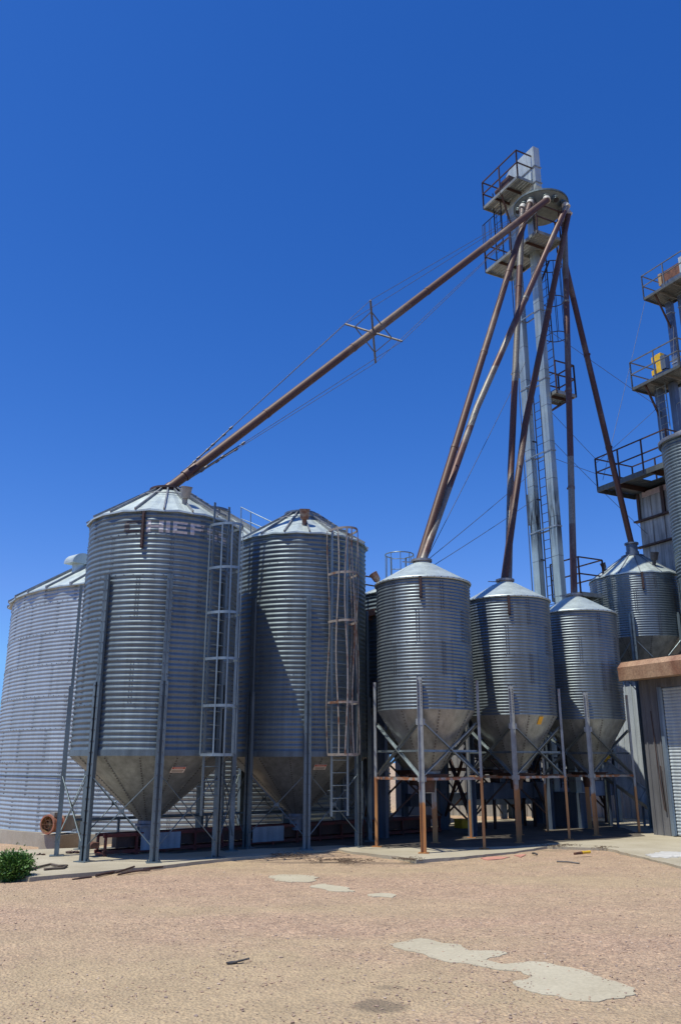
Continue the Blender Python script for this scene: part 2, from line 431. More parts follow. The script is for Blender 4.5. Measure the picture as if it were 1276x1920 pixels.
def patch(name, px, z, amp, seed, mat, kind='structure', th=.04):
    pts = [G(x, y, -.03) for x, y in px]
    mb = MB(); sheet(mb, rough_poly(pts, .04, amp, seed, 5), z, th)
    return tag(mb.build(name, mat), kind=kind)
zp = lambda x, y: gz(*G(x, y, -.03).xy)
big_patch = [(725, 1768), (790, 1757), (830, 1768), (862, 1772), (880, 1783), (930, 1782), (950, 1788), (900, 1800), (940, 1806), (985, 1806), (1020, 1804), (1060, 1811), (1100, 1823), (1150, 1840), (1186, 1852), (1188, 1862), (1160, 1871), (1110, 1876), (1070, 1873), (1020, 1863), (970, 1850), (960, 1843), (1000, 1830), (975, 1822), (930, 1818), (880, 1808), (840, 1805), (800, 1793), (760, 1781)]
def draped(name, px, amp, seed, mat, lift=.012):
    pts = rough_poly([G(x, y, -.04) for x, y in px], .045, amp, seed, 5)
    mb = MB(); zc = max(gz(p.x, p.y) for p in pts) 
    from mathutils.geometry import tessellate_polygon, delaunay_2d_cdt
    # interior points so that the patch follows the ground
    xs_ = [p.x for p in pts]; ys_ = [p.y for p in pts]
    inner = []
    def inside(x, y):
        c = False; n = len(pts)
        for i in range(n):
            a, b = pts[i], pts[i-1]
            if (a.y > y) != (b.y > y) and x < (b.x-a.x)*(y-a.y)/(b.y-a.y)+a.x: c = not c
        return c
    x = min(xs_)
    while x < max(xs_):
        y = min(ys_)
        while y < max(ys_):
            if inside(x, y): inner.append(Vector((x, y)))
            y += .17
        x += .17
    allp = [p.xy for p in pts] + inner; n = len(pts)
    vo, eo, fo, *_ = delaunay_2d_cdt(allp, [(i, (i+1) % n) for i in range(n)], [list(range(n))], 1, 1e-5)
    def okz(p): return gz(p.x, p.y) + lift
    vs = [Vector((p.x, p.y, okz(p))) for p in vo]
    fo = [f if (vs[f[1]]-vs[f[0]]).cross(vs[f[2]]-vs[f[0]]).z > 0 else f[::-1] for f in fo]
    mb.add(vs, fo, 0, True)
    mb.add([p - UP*.05 for p in vs] , [], 0)
    m = len(vs); base = len(mb.v) - 2*m
    # skirt round the outline
    ring = [Vector((p.x, p.y, gz(p.x, p.y) + lift)) for p in pts]; low = [p - UP*.06 for p in ring]
    mb.add(ring + low, [(i, i+n, (i+1) % n+n, (i+1) % n) for i in range(n)] , 0)
    return tag(mb.build(name, mat), kind='structure')
draped('concrete_patch', big_patch, .055, 3, M['spill'], .007)
draped('concrete_patch', [(503, 1643), (530, 1640), (575, 1641), (597, 1646), (590, 1653), (545, 1655), (515, 1651)], .07, 8, M['spill'], .007)
draped('concrete_patch', [(580, 1659), (610, 1657), (655, 1664), (662, 1671), (625, 1671), (595, 1665)], .10, 12, M['spill'], .007)
draped('concrete_patch', [(690, 1677), (715, 1674), (740, 1676), (735, 1681), (700, 1681)], .06, 15, M['spill'], .007)
M['white_spill'] = plain('white_powder', (.47, .46, .43), .9, 0, .2, 3)
t_ = M['white_spill']
patch('white_powder_spill', [(1200, 1607), (1225, 1603), (1250, 1601), (1300, 1599), (1340, 1603), (1310, 1613), (1285, 1611), (1262, 1608), (1250, 1613), (1225, 1612)], .005, .22, 21, M['white_spill'], 'structure', .004)
M['redmark'] = plain('red_sand_mark', (.47, .22, .16), .9, 0, .2, 4)
def marks(px, seed):
    for i, p in enumerate(px): draped('red_paint_mark', p, .05, seed+i, M['redmark'], .013)
marks([[(900, 1609), (930, 1606), (955, 1607), (940, 1611), (912, 1613)], [(962, 1604), (985, 1603), (976, 1608)]], 31)
M['redmark2'] = M['redmark']

# loose stones in the gravel
ico = [(0, 0, 1), (.894, 0, .447), (.276, .851, .447), (-.724, .526, .447), (-.724, -.526, .447), (.276, -.851, .447), (.724, .526, -.447), (-.276, .851, -.447), (-.894, 0, -.447), (-.276, -.851, -.447), (.724, -.526, -.447), (0, 0, -1)]
icf = [(0, 1, 2), (0, 2, 3), (0, 3, 4), (0, 4, 5), (0, 5, 1), (1, 6, 2), (2, 7, 3), (3, 8, 4), (4, 9, 5), (5, 10, 1), (2, 6, 7), (3, 7, 8), (4, 8, 9), (5, 9, 10), (1, 10, 6), (6, 11, 7), (7, 11, 8), (8, 11, 9), (9, 11, 10), (10, 11, 6)]
def blob(mb, c, sx, sy, sz, rot=0, jit=.25, mi=0):
    ca, sa = math.cos(rot), math.sin(rot); vs = []
    for (x, y, z) in ico:
        k = 1 + random.uniform(-jit, jit); x *= sx*k; y *= sy*k; z *= sz*k
        vs.append(c + Vector((x*ca - y*sa, x*sa + y*ca, z)))
    mb.add(vs, icf, mi)
mb = MB()
for i in range(8000):
    px = random.uniform(-60, 1340); py = 1612 + (1940-1612)*random.random()**1.1
    g = G(px, py, -.04)
    if mnoise.noise(Vector((g.x*.5, g.y*.5, 9))) + random.uniform(-.5, .5) < -.15: continue
    if 1590 < py < 1646 and px < 420 and py < 1646 - (px-50)*.08: continue
    r = random.choice((.004, .005, .006, .007, .008, .012)) * random.uniform(.7, 1.2)
    blob(mb, Vector((g.x, g.y, gz(g.x, g.y) + r*.25)), r*random.uniform(.9, 1.5), r, r*.65, random.uniform(0, 6.3))
for (px, am) in ((big_patch, 200), ([(503, 1643), (575, 1641), (597, 1646), (545, 1655)], 40)):
    q_ = [G(x, y, -.04) for x, y in px]
    for i in range(am):
        k = random.randrange(len(q_)); p = q_[k].lerp(q_[(k+1) % len(q_)], random.random()) + Vector((random.gauss(0, .07), random.gauss(0, .09), 0))
        r = random.uniform(.004, .009); blob(mb, Vector((p.x, p.y, gz(p.x, p.y) + .007 + r*.2)), r*1.3, r, r*.6, random.uniform(0, 6))
tag(mb.build('gravel', M['stone']), 'loose pinkish pebbles strewn over the yard', kind='stuff')

# ------------------------------------------------------------------ bins
def corr_r(Rw, z, z0, p, amp): return Rw + amp*math.cos(2*PI*(z - z0)/p)
def corr_prof(Rw, z0, z1, p, amp, k=8):
    n = int(round((z1-z0)/p))*k
    return [(corr_r(Rw, z0+(z1-z0)*i/n, z0, (z1-z0)/round((z1-z0)/p), amp), z0+(z1-z0)*i/n) for i in range(n+1)]
def corrugated_wall(c, Rw, z0, z1, p, amp, n, sheet_h, name, mat, parent, bolts=True, k=8, seam_w=1.0):
    mb = MB(); lp = random.uniform(0, 6)
    mb.lathe(corr_prof(Rw, z0, z1, p, amp, k), n, c, 0, True, radf=lambda t, z: 1 + .0018*math.sin(3*t+lp+z*.7) + .0012*math.sin(7*t+2*lp-z))
    if bolts:
        z = z0 + sheet_h; row = 0; ns = max(6, int(2*PI*Rw/1.15)); b = .0088
        zz = z0
        while zz < z1 - .05:                       # vertical laps: two columns of bolts, staggered per row
            for j in range(ns):
                a = (j + .5*(row % 2))*2*PI/ns + .3
                for da in (-.018, .018):
                    q = zz + .04
                    while q < min(zz + sheet_h, z1 - .03):
                        rr = Rw + amp*.9
                        mb.frame(pol(c, rr, a+da/Rw*1.5, q), er(a), et(a), UP, .006, b, b, 1); q += p
            if row:
                m = int(2*PI*Rw/.19)
                for j in range(m):
                    a = j*2*PI/m; mb.frame(pol(c, Rw+amp*.95, a, zz), er(a), et(a), UP, .006, b, b, 1)
            row += 1; zz = z0 + row*sheet_h
    return mb.build(name, [mat, M['bolt']], parent)

def panel_roof(c, Rw, ze, zt, rc, n, parent, ring=True, over=.05, rib=.025, mat=None, smooth_n=None):
    mb = MB()
    re_m, re_v = Rw + over*.6, Rw + over*1.5
    m = 4*n; e_, t_, l_ = [], [], []
    for k in range(m):
        a = 2*PI*k/m; ph = (k % 4)/4; bow = abs(2*ph-1)     # 1 at rib, 0 mid-panel
        r = re_m + (re_v-re_m)*bow**1.6
        e_.append(pol(c, r, a, ze - .03*bow + .012*(1-bow))); t_.append(pol(c, rc, a, zt))
        l_.append(pol(c, r, a, ze - .03*bow - .03))
    mid = [e.lerp(t, .5) - UP*.012*(1 if k % 4 else 0) for k, (e, t) in enumerate(zip(e_, t_))]
    mb.add(e_ + mid + t_, [(k, (k+1) % m, (k+1) % m + m, k+m) for k in range(m)] + [(k+m, (k+1) % m+m, (k+1) % m + 2*m, k+2*m) for k in range(m)], 0, False)
    mb.add(e_ + l_, [(k+m, (k+1) % m+m, (k+1) % m, k) for k in range(m)], 0)
    under = [pol(c, Rw - .02, 2*PI*k/m, ze - .02) for k in range(m)]
    mb.add(l_ + under, [(k, k+m, (k+1) % m+m, (k+1) % m) for k in range(m)], 0)
    for k in range(n):
        a = 2*PI*k/n
        mb.bar(pol(c, re_v, a, ze - .03 + rib), pol(c, rc + .02, a, zt + rib*.8), .028, rib*2, UP, 1)
    if ring:
        zr = ze + (zt-ze)*.72; rr = Rw + (rc-Rw)*.72
        mb.torus((c[0], c[1], zr+.05), rr, .012, 36, 1)
    return mb.build('roof', [mat or M['roof'], M['roof_rib']], parent)
M['roof_rib'] = galv('roof_rib', (.26, .27, .28), .6, .5)

def hopper_cone(c, Rw, zr, ro, zo, parent, nseam=12, a0=0., band=.09, bolts=True):
    mb = MB(); N = 72
    mb.lathe([(ro, zo), (Rw, zr)], N, c, 0, True)
    mb.lathe([(ro, zo), (ro, zo-.05)], 24, c, 0, True)
    sl = Vector((Rw-ro, zr-zo)).length
    for j in range(nseam):
        a = a0 + 2*PI*j/nseam; q = .03
        nn = (er(a)*(zr-zo) - UP*(Rw-ro)).normalized(); tt = (er(a)*(Rw-ro) + UP*(zr-zo)).normalized()
        mb.frame(pol(c, (Rw+ro)/2, a, (zr+zo)/2) + nn*.0025, nn, et(a), tt, .0025, .02, sl/2-.01, 0)
        while bolts and q < sl - .03:
            p = pol(c, ro + (Rw-ro)*q/sl, a, zo + (zr-zo)*q/sl)
            mb.frame(p + nn*.006, nn, et(a), tt, .006, .0125, .0125, 1); q += .068
    return mb.build('hopper_cone', [M['cone'], M['bolt']], parent)

def hat_leg(c, r, a, zs, z_mid, z_top, w0=.15, w1=.11):
    mb = MB(); e, t = er(a), et(a)
    def hat(z0, z1, w, d, rr):
        ctr = pol(c, rr, a, (z0+z1)/2); h = (z1-z0)/2
        mb.frame(ctr + e*.012, e, t, UP, .004, w/2, h)
        for s in (-1, 1):
            mb.frame(ctr + e*(.012+d/2+.004) + t*s*(w/2-.007), e, t, UP, d/2, .006, h)
            mb.frame(ctr + e*(.012+d+.004) + t*s*(w/2-.026), e, t, UP, .004, .026, h)
    hat(zs, z_mid, w0, .075, r); hat(z_mid+.002, z_top, w1, .045, r)
    mb.frame(pol(c, r + .045, a, zs + .008), e, t, UP, .13, .13, .008)
    for s in (-1, 1): mb.frame(pol(c, r + .045, a, zs + .03) + t*s*.1, e, t, UP, .014, .014, .02)
    z = zs + .25
    while z < z_top:                                 # bolt pairs
        for s in (-1, 1): mb.frame(pol(c, r + (.098 if z < z_mid else .068), a, z) + t*s*.035, e, t, UP, .005, .009, .009, 1)
        z += .2
    return mb

def x_rods(c, r, a0, a1, zt, zb, rad=.011):
    mb = MB()
    for (p, q) in ((a0, a1), (a1, a0)): mb.tube([pol(c, r, p, zt), pol(c, r, q, zb)], rad, 6)
    m = (pol(c, r, a0, 0) + pol(c, r, a1, 0))/2
    mb.frame(Vector((m.x, m.y, (zt+zb)/2)), er((a0+a1)/2), et((a0+a1)/2), UP, .008, .05, .03)
    return mb

def ladder_cage(c, Rw, a, z_l0, z_c0, z_top, parent, hoops, mat_l, mat_c, depth=.52, wide=.29, bend=0.0):
    lad = MB(); e, t = er(a), et(a); rr = Rw + .14
    for s in (-1, 1):
        lad.bar(pol(c, rr, a, z_l0) + t*s*.2, pol(c, rr, a, z_top) + t*s*.2, .05, .012, e)
    z = z_l0 + .1
    while z < z_top - .05:
        lad.tube([pol(c, rr, a, z) - t*.2, pol(c, rr, a, z) + t*.2], .012, 6); z += .25
    z = z_l0 + .5
    while z < z_top - .4:
        for s in (-1, 1): lad.bar(pol(c, Rw, a, z) + t*s*.2, pol(c, rr, a, z) + t*s*.2, .03, .01)
        z += 1.3
    lad.build('ladder', mat_l, parent)
    cage = MB(); nb = 7
    def pt(k, z, wob=0):
        u = PI*k/(nb-1)
        wd = Vector((bend*math.sin(z*1.7+k*2.1)*.07, bend*math.cos(z*1.3+k*1.7)*.07, 0)) if bend else Vector((0, 0, 0))
        return pol(c, rr, a, z) + t*(wide*math.cos(u))*1.0 + e*(depth*math.sin(u)**.8) + wd
    for zh in hoops:
        pts = []
        for i in range(25):
            u = PI*i/24; pts.append(pol(c, rr, a, zh) + t*wide*math.cos(u) + e*depth*max(0, math.sin(u))**.8)
        pts = [pol(c, rr, a, zh) + t*.2] + pts + [pol(c, rr, a, zh) - t*.2]
        for i in range(len(pts)-1): 
            if (pts[i+1]-pts[i]).length > 1e-4: cage.bar(pts[i], pts[i+1] + (pts[i+1]-pts[i])*.05, .012, .05)
    for k in range(nb):
        u = PI*k/(nb-1); ax = (t*math.cos(u) + e*math.sin(u)).normalized()
        zz = [hoops[0] + (hoops[-1]-hoops[0])*i/16 for i in range(17)]
        for i in range(16):
            cage.bar(pt(k, zz[i]) + ax*.008, pt(k, zz[i+1]) + ax*.008 + UP*.004, .027, .009, ax)
    cage.build('safety_cage', mat_c, parent)

def rvent(c, r, a, z, parent, mat, tilt=.25, sc=1.0):
    mb = MB(); p = pol(c, r, a, z); d = (UP + er(a)*tilt).normalized()
    mb.tube([p - d*.08, p + d*.12*sc], .055*sc, 12)
    mb.tube([p + d*.10*sc, p + d*.13*sc, p + d*.33*sc], [.085*sc, .10*sc, .118*sc], 16)
    mb.tube([p + d*.33*sc, p + d*.345*sc], .125*sc, 16)
    return mb.build('roof_vent', mat, parent)

def text_polys(s, size):
    cu = bpy.data.curves.new('lettering_curve', 'FONT'); cu.body = s; cu.size = size; cu.align_x = 'CENTER'; cu.align_y = 'CENTER'; cu.resolution_u = 2
    ob = bpy.data.objects.new('lettering_curve', cu); C.objects.link(ob)
    dg = bpy.context.evaluated_depsgraph_get(); me = bpy.data.meshes.new_from_object(ob.evaluated_get(dg))
    vs = [v.co.copy() for v in me.vertices]; fs = [tuple(p.vertices) for p in me.polygons]
    bpy.data.objects.remove(ob); bpy.data.curves.remove(cu); bpy.data.meshes.remove(me)
    return vs, fs
def danger_sign(c, Rw, zr, ro, zo, a, frac, parent, w=.29, h=.168):
    nn = (er(a)*(zr-zo) - UP*(Rw-ro)).normalized(); up = (er(a)*(Rw-ro) + UP*(zr-zo)).normalized(); rt = et(a)
    o = pol(c, ro + (Rw-ro)*frac, a, zo + (zr-zo)*frac) + nn*.012
    mb = MB()
    mb.frame(o, rt, up, nn, w/2, h/2, .003, 0)
    mb.frame(o + up*h*.27 + nn*.003, rt, up, nn, w*.44, h*.14, .002, 1)
    for i, ww in enumerate((.40, .43, .36)):
        mb.frame(o - up*(h*.06 + i*h*.14) + nn*.003, rt, up, nn, w*ww, h*.035, .002, 2)
    # frame line
    for s in (-1, 1):
        mb.frame(o + up*s*h*.485 + nn*.0035, rt, up, nn, w/2, h*.018, .002, 2)
        mb.frame(o + rt*s*w*.488 + nn*.0035, rt, up, nn, w*.012, h*.465, .002, 2)
    vs, fs = text_polys('DANGER', h*.25)
    mb.add([o + up*h*.27 + nn*.0062 + rt*v.x*1.1 + up*v.y for v in vs], fs, 3)
    o_ = mb.build('warning_sign', [M['sign_plate'], M['signred'], M['sign_ink'], M['white']], parent)
    return o_
M['sign_plate'] = plain('sign_plate', (.70, .64, .57), .6, 0, .1)
M['sign_ink'] = plain('faded_ink', (.16, .12, .10), .6)

def sight_strip(c, Rw, a, z0, z1, parent, w=.055):
    mb = MB(); e, t = er(a), et(a)
    mb.frame(pol(c, Rw + .03, a, (z0+z1)/2), e, t, UP, .02, w/2, (z1-z0)/2)
    mb.frame(pol(c, Rw + .055, a, (z0+z1)/2), e, t, UP, .006, w*.30, (z1-z0)/2 - .03)
    z = z0 + .04
    while z < z1:
        for s in (-1, 1): mb.frame(pol(c, Rw + .052, a, z) + t*s*w*.42, e, t, UP, .006, .006, .006)
        z += .06
    return mb.build('level_gauge', M['rust_dark'], parent)

# ---- the two tall hopper-bottom bins
def tall_bin(c, ang0, label, nroof, sights, vent_a, sign, lad, key):
    root = thing('hopper_bottom_bin', (c[0], c[1], 0), label, 'grain bin', 'tall corrugated hopper bins on eight legs')
    Rw, zr, zo = 1.56, 1.90, .58; ze, zt = (6.44, 7.27) if key == 1 else (6.62, 7.42)
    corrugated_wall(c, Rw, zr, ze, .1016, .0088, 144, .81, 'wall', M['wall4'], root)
    panel_roof(c, Rw, ze+.01, zt, .34, 18, root)
    mb = MB(); mb.lathe([(.33, zt-.03), (.36, zt-.03), (.36, zt+.03), (.40, zt+.03), (.40, zt+.075), (.36, zt+.085), (0.001, zt+.09)], 32, c, 0, False)
    mb.build('roof_cap', M['rust_dark'] if key == 1 else M['leg_dark'], root)
    mb = MB(); mb.lathe([(Rw-.02, zr-.11), (Rw+.028, zr-.11), (Rw+.028, zr+.0), (Rw+.02, zr+.003), (Rw-.02, zr+.003)], 96, c, 0, False)
    mb.build('ring_beam', M['leg'], root)
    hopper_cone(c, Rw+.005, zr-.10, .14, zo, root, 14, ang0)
    mb = MB(); mb.lathe([(.15, zo-.03), (.15, .26)], 20, c); mb.lathe([(.18, zo+.02), (.18, zo-.04)], 20, c)
    mb.frame((c[0], c[1], zo-.07), D1, D2, UP, .2, .2, .02); mb.build('outlet', M['leg_dark'], root)
    for k in range(8):
        a = ang0 + k*PI/4
        hat_leg(c, Rw+.03, a, 0.0, 3.12, 5.15).build('leg', [M['leg'], M['bolt']], root)
    for k in range(8):
        x_rods(c, Rw+.10, ang0+k*PI/4+.04, ang0+(k+1)*PI/4-.04, 1.42, .28).build('brace', M['leg'], root)
    for (a, z0, z1) in sights: sight_strip(c, Rw, a, z0, z1, root)
    rvent(c, 1.16, vent_a, ze + .30, root, M['vent'] if key == 1 else M['vent_rust'])
    danger_sign(c, Rw, zr-.10, .14, zo, sign[0], sign[1], root)
    ladder_cage(c, Rw, *lad, parent=root) if False else None
    # roof ladder
    mb = MB(); a = lad[0] + .1; e, t = er(a), et(a)
    for s in (-1, 1): mb.bar(pol(c, Rw+.05, a, ze+.07) + t*s*.16, pol(c, .42, a, zt+.03) + t*s*.16, .03, .03)
    for i in range(7):
        f = (i+.5)/7; p = pol(c, Rw+.05, a, ze+.08).lerp(pol(c, .42, a, zt+.04), f); mb.bar(p - t*.16, p + t*.16, .025, .025)
    mb.build('roof_ladder', M['roof_rib'], root)
    return root
M['vent'] = plain('grey_vent', (.27, .26, .24), .6, .2); M['vent_rust'] = rusty('rusty_vent', (.17, .08, .05), (.30, .25, .2), .55, .1, 9)
B1, B2 = (-3.74, 17.33), (-.97, 19.64)
LAD1, LAD2 = R(322), R(304)
b1 = tall_bin(B1, R(197), 'tall corrugated bin with faded lettering under its roof, a spout entering its cap', 18, [(R(266), 5.66, 6.40)], R(299), (R(304.5), .80), (LAD1,), 1)
ladder_cage(B1, 1.56, LAD1, .75, 1.80, 6.7, b1, [1.81, 2.69, 3.56, 4.44, 5.32, 6.20], M['leg'], M['rail_g'])
b2 = tall_bin(B2, R(190), 'tall corrugated bin half in shadow with a bent rusty ladder cage', 18, [], R(277), (R(294), .83), (LAD2,), 2)
ladder_cage(B2, 1.56, LAD2, .62, 1.80, 6.8, b2, [1.83, 2.88, 4.59, 5.64, 6.64], M['rail_g'], M['rust_cage'], bend=.45)

# lettering wrapped on the corrugations of the first bin
def lettering():
    mb = MB(); Rw, z0, p, amp = 1.56, 1.90, (6.44-1.90)/round((6.44-1.90)/.1016), .0088
    zt, h = 6.22, .235
    def rect(a0, a1, v0, v1, drop=0., mi=0, hh=h):
        na = max(2, int((a1-a0)*1.6/.02)); nv = max(3, int((v1-v0)*hh/.0102)); vs, fs = [], []
        for j in range(nv+1):
            z = zt - drop - hh*(1 - (v0 + (v1-v0)*j/nv))
            for i in range(na+1):
                a = a0 + (a1-a0)*i/na; vs.append(pol(B1, corr_r(Rw, z, z0, p, amp) + .006, a, z))
        for j in range(nv):
            for i in range(na): fs.append((j*(na+1)+i, j*(na+1)+i+1, (j+1)*(na+1)+i+1, (j+1)*(na+1)+i))
        mb.add(vs, fs, mi, True)
    def ang(x): return R(282) + math.asin(max(-1, min(1, (x-301)/138.0)))
    th = .24
    def letter(x0, x1, parts, mi=0, **k):
        a0, a1 = ang(x0), ang(x1); W = a1-a0
        for (u0, u1, v0, v1) in parts: rect(a0+W*u0, a0+W*u1, v0, v1, mi=mi, **k)
    letter(231, 262, [(0, .26, .12, .88), (.1, 1, .78, 1), (.1, 1, 0, .22)], 1)
    letter(268, 297, [(0, .26, 0, 1), (.74, 1, 0, 1), (.26, .74, .40, .62)])
    letter(301, 308, [(0, 1, 0, 1)])
    letter(313, 338, [(0, .28, 0, 1), (.28, 1, .8, 1), (.28, .9, .42, .6), (.28, 1, 0, .2)])
    letter(343, 368, [(0, .28, 0, 1), (.28, 1, .8, 1), (.28, .9, .42, .6)])
    for (x0, x1) in ((373, 391), (394, 408)):
        letter(x0, x1, [(0, 1, .86, 1), (0, .45, .64, .80), (0, 1, .44, .58), (.55, 1, .22, .38), (0, 1, 0, .14)], drop=.04)
    mb.build('lettering', [M['letter'], M['letter_dark']], b1)
M['letter'] = plain('faded_pink_white_paint', (.46, .455, .46), .6, 0, .3, 14)
M['letter_dark'] = plain('worn_dark_paint', (.04, .04, .05), .6, 0, .35, 14)
lettering()

# ---- large flat-bottom bin behind
def big_bin():
    c = (-4.3, 26.65); Rw, z0, ze, zt = 5.8, .06, 6.12, 9.55
    root = thing('grain_bin', (c[0], c[1], 0), 'huge wide corrugated bin behind the tall bins, standing on a concrete ring', 'grain bin')
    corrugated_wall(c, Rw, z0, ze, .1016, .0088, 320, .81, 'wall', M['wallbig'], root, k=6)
    n = 40; mb = MB()
    panel_roof(c, Rw, ze+.02, zt, .6, n, root, ring=False, over=.09, rib=.03)
    mb = MB(); mb.lathe([(Rw+.09, .055), (Rw+.09, -.4)], 96, c, 0, True); mb.lathe([(Rw-.2, .058), (Rw+.09, .055)], 96, c, 0, False); mb.build('foundation', M['conc_old'], root)
    mb = MB(); mb.lathe([(.6, zt-.03), (.66, zt+.05), (.66, zt+.12), (.01, zt+.2)], 24, c, 0, False); mb.build('roof_cap', M['leg_dark'], root)
    # eave bolts/clips
    for k in range(n):
        a = 2*PI*(k+.0)/n; mb = MB()
        if not (R(150) < a < R(330)): continue
        mb.frame(pol(c, Rw+.12, a, ze+.02), er(a), et(a), UP, .03, .035, .035); mb.build('eave_clip', M['roof_rib'], root)
    # half-round roof vent
    p = P(150, 1052, 22.9); a = math.atan2(p.y-c[1], p.x-c[0]); rr = math.hypot(p.x-c[0], p.y-c[1])
    zroof = ze + (zt-ze)*(Rw-rr)/(Rw-.6)
    mb = MB(); o = Vector((p.x, p.y, zroof)); e, t = er(a), et(a)
    mb.tube([o - UP*.1, o + UP*.22], .19, 16)
    vs, fs = [], []; N = 14
    for s in (-1, 1):
        for i in range(N+1):
            u = PI*i/N; vs.append(o + UP*(.20 + .30*math.sin(u)) + e*(.36*math.cos(u)) + t*s*.22)
    m = N+1
    fs += [(i, i+1, i+1+m, i+m) for i in range(N)]; fs += [tuple(range(m))[::-1], tuple(range(m, 2*m)), (0, m, 2*m-1, m-1)]
    mb.add(vs, fs); mb.build('roof_vent', M['roof'], root)
    # roof railing on the far right side
    mb = MB(); pts = [P(452, 1000, 24.2), P(470, 1004, 23.9), P(512, 1020, 23.4)]
    tops = [P(452, 951, 24.2), P(470, 960, 23.9), P(512, 980, 23.4)]
    for a_, b_ in zip(pts, tops): mb.tube([a_, b_], .018, 6)
    for f in (0, .45): mb.tube([x_.lerp(y_, f) for x_, y_ in zip(tops, pts)], .016, 6)
    mb.build('railing', M['rail_g'], root)
    # wide lap seam of bolts part way up
    mb = MB(); mb.lathe([(Rw+.008, 1.34), (Rw+.016, 1.345), (Rw+.016, 1.37), (Rw+.008, 1.375)], 200, c); mb.build('stiffener_ring', M['leg'], root)
    return root
big_bin()

# ---- three smaller hoppers in a row: build one, copy it
def small_hopper(c, label, Rw=1.03, legs=4, a0=R(258), zr=2.72, ze=5.46, zt=5.98, zo=1.50, ro=.27, pitch=.0685, amp=.0062, group=None, beam_z=1.36, legmats='hleg', zleg=3.35, wallmat='wallh', vent_a=R(176), strip=R(262), vent=True, braces=(2.46, 1.42), name='hopper_bin', lw=.054):
    root = thing(name, (c[0], c[1], 0), label, 'hopper bin', group)
    corrugated_wall(c, Rw, zr, ze, pitch, amp, 112, .685, 'wall', M[wallmat], root, seam_w=.8)
    mb = MB(); n = 48
    mb.lathe([(Rw+.03, ze-.035), (Rw+.04, ze-.03), (Rw+.04, ze+.012), (Rw+.02, ze+.018), (.36, zt-.10), (.20, zt-.02)], n, c, 0, True)
    mb.lathe([(Rw-.02, ze-.02), (Rw+.03, ze-.035)], n, c)
    for k in range(8):
        a = a0 + .2 + k*PI/4; mb.bar(pol(c, Rw+.02, a, ze+.016), pol(c, .3, a, zt-.066), .02, .012)
    for k in range(44):
        a = k*2*PI/44; mb.frame(pol(c, Rw+.042, a, ze-.01), er(a), et(a), UP, .006, .009, .009, 1)
    mb.build('roof', [M['roof'], M['bolt']], root)
    mb = MB(); mb.lathe([(.19, zt-.04), (.19, zt+.02), (.23, zt+.02), (.23, zt+.07), (.19, zt+.08), (.001, zt+.08)], 28, c, 0, False)
    mb.bar(pol(c, .2, R(200), zt+.0), pol(c, .5, R(205), zt-.02), .02, .02); mb.build('inlet_collar', M['collar'], root)
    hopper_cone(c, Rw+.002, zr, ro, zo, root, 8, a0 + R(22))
    mb = MB(); mb.frame((c[0], c[1], zo-.12), D1, D2, UP, .30, .30, .06); mb.frame((c[0], c[1], zo-.07) , D1, D2, UP, .34, .34, .012)
    mb.tube([Vector((c[0], c[1], zo-.14)) + D1*.3, Vector((c[0], c[1], zo-.14)) + D1*.62], .03, 8); mb.lathe([(.16, zo-.18), (.13, zo-.42)], 20, c)
    mb.build('slide_gate', M['rust_dark'], root)
    rl = Rw + .045; st = 2*PI/legs
    for k in range(legs):
        a = a0 + k*st; e, t = er(a), et(a); mb = MB()
        mb.frame(pol(c, rl+.006, a, zleg/2), e, t, UP, .006, lw, zleg/2)
        for s in (-1, 1): mb.frame(pol(c, rl+.033, a, zleg/2) + t*s*(lw-.004), e, t, UP, .028 + (lw-.062)*.8, .005, zleg/2)
        mb.frame(pol(c, rl+.02, a, .007), e, t, UP, .10, .10, .007)
        z = zr + .06
        while z < zleg - .03:
            for s in (-1, 1): mb.frame(pol(c, rl+.014, a, z) + t*s*.03, e, t, UP, .004, .009, .009, 1)
            z += .055
        # gussets
        mb.frame(pol(c, rl+.016, a, braces[0]), e, t, UP, .005, .09, .06); mb.frame(pol(c, rl+.016, a, beam_z), e, t, UP, .005, .085, .05)
        mb.build('leg', [M[legmats], M['bolt']], root)
    for k in range(legs):
        p, q = a0 + k*st, a0 + (k+1)*st; mb = MB()
        A = lambda an, z: pol(c, rl-.03, an, z)
        dl = .03
        out = er((p+q)/2)
        mb.angle(A(p+dl, braces[0]), A(q-dl, braces[1]), .05, .007, out); mb.angle(A(q-dl, braces[0]) - out*.012, A(p+dl, braces[1]) - out*.012, .05, .007, out)
        mb.build('brace', M['hbrace'], root)
        mb = MB(); mb.angle(A(p+dl, 1.90), A(q-dl, 1.90), .045, .006, out); mb.build('girt', M['hbrace'], root)
        mb = MB(); mb.bar(A(p+.04, beam_z) + out*.03, A(q-.04, beam_z) + out*.03, .05, .05); mb.build('cross_beam', M['beam_rust'], root)
    if strip: sight_strip(c, Rw, strip, ze-.47, ze-.01, root, .06)
    if vent: rvent(c, Rw*.93, vent_a, ze+.06, root, M['vent_rust'], .6, .8)
    return root
M['collar'] = galv('collar_steel', (.30, .29, .28), .6, .5, rust=.5)
H3, H4, H5 = (1.83, 18.40), (4.10, 20.52), (6.33, 22.42)
HG = 'small hopper bins standing in a row on rusting legs'
h3 = small_hopper(H3, 'small hopper bin nearest the camera beside the caged ladder, with rust runs below its gauge', group=HG)
h4 = copy_tree(h3, None, (H4[0], H4[1], 0)); h4['label'] = 'middle small hopper bin, with a yellow plate on its cone'
h5 = copy_tree(h3, None, (H5[0], H5[1], 0)); h5['label'] = 'small hopper bin beside the brown shed wall, farthest along its row'
for o in list(h5.children):
    if o.name.startswith(('roof_vent', 'level_gauge')): bpy.data.objects.remove(o)
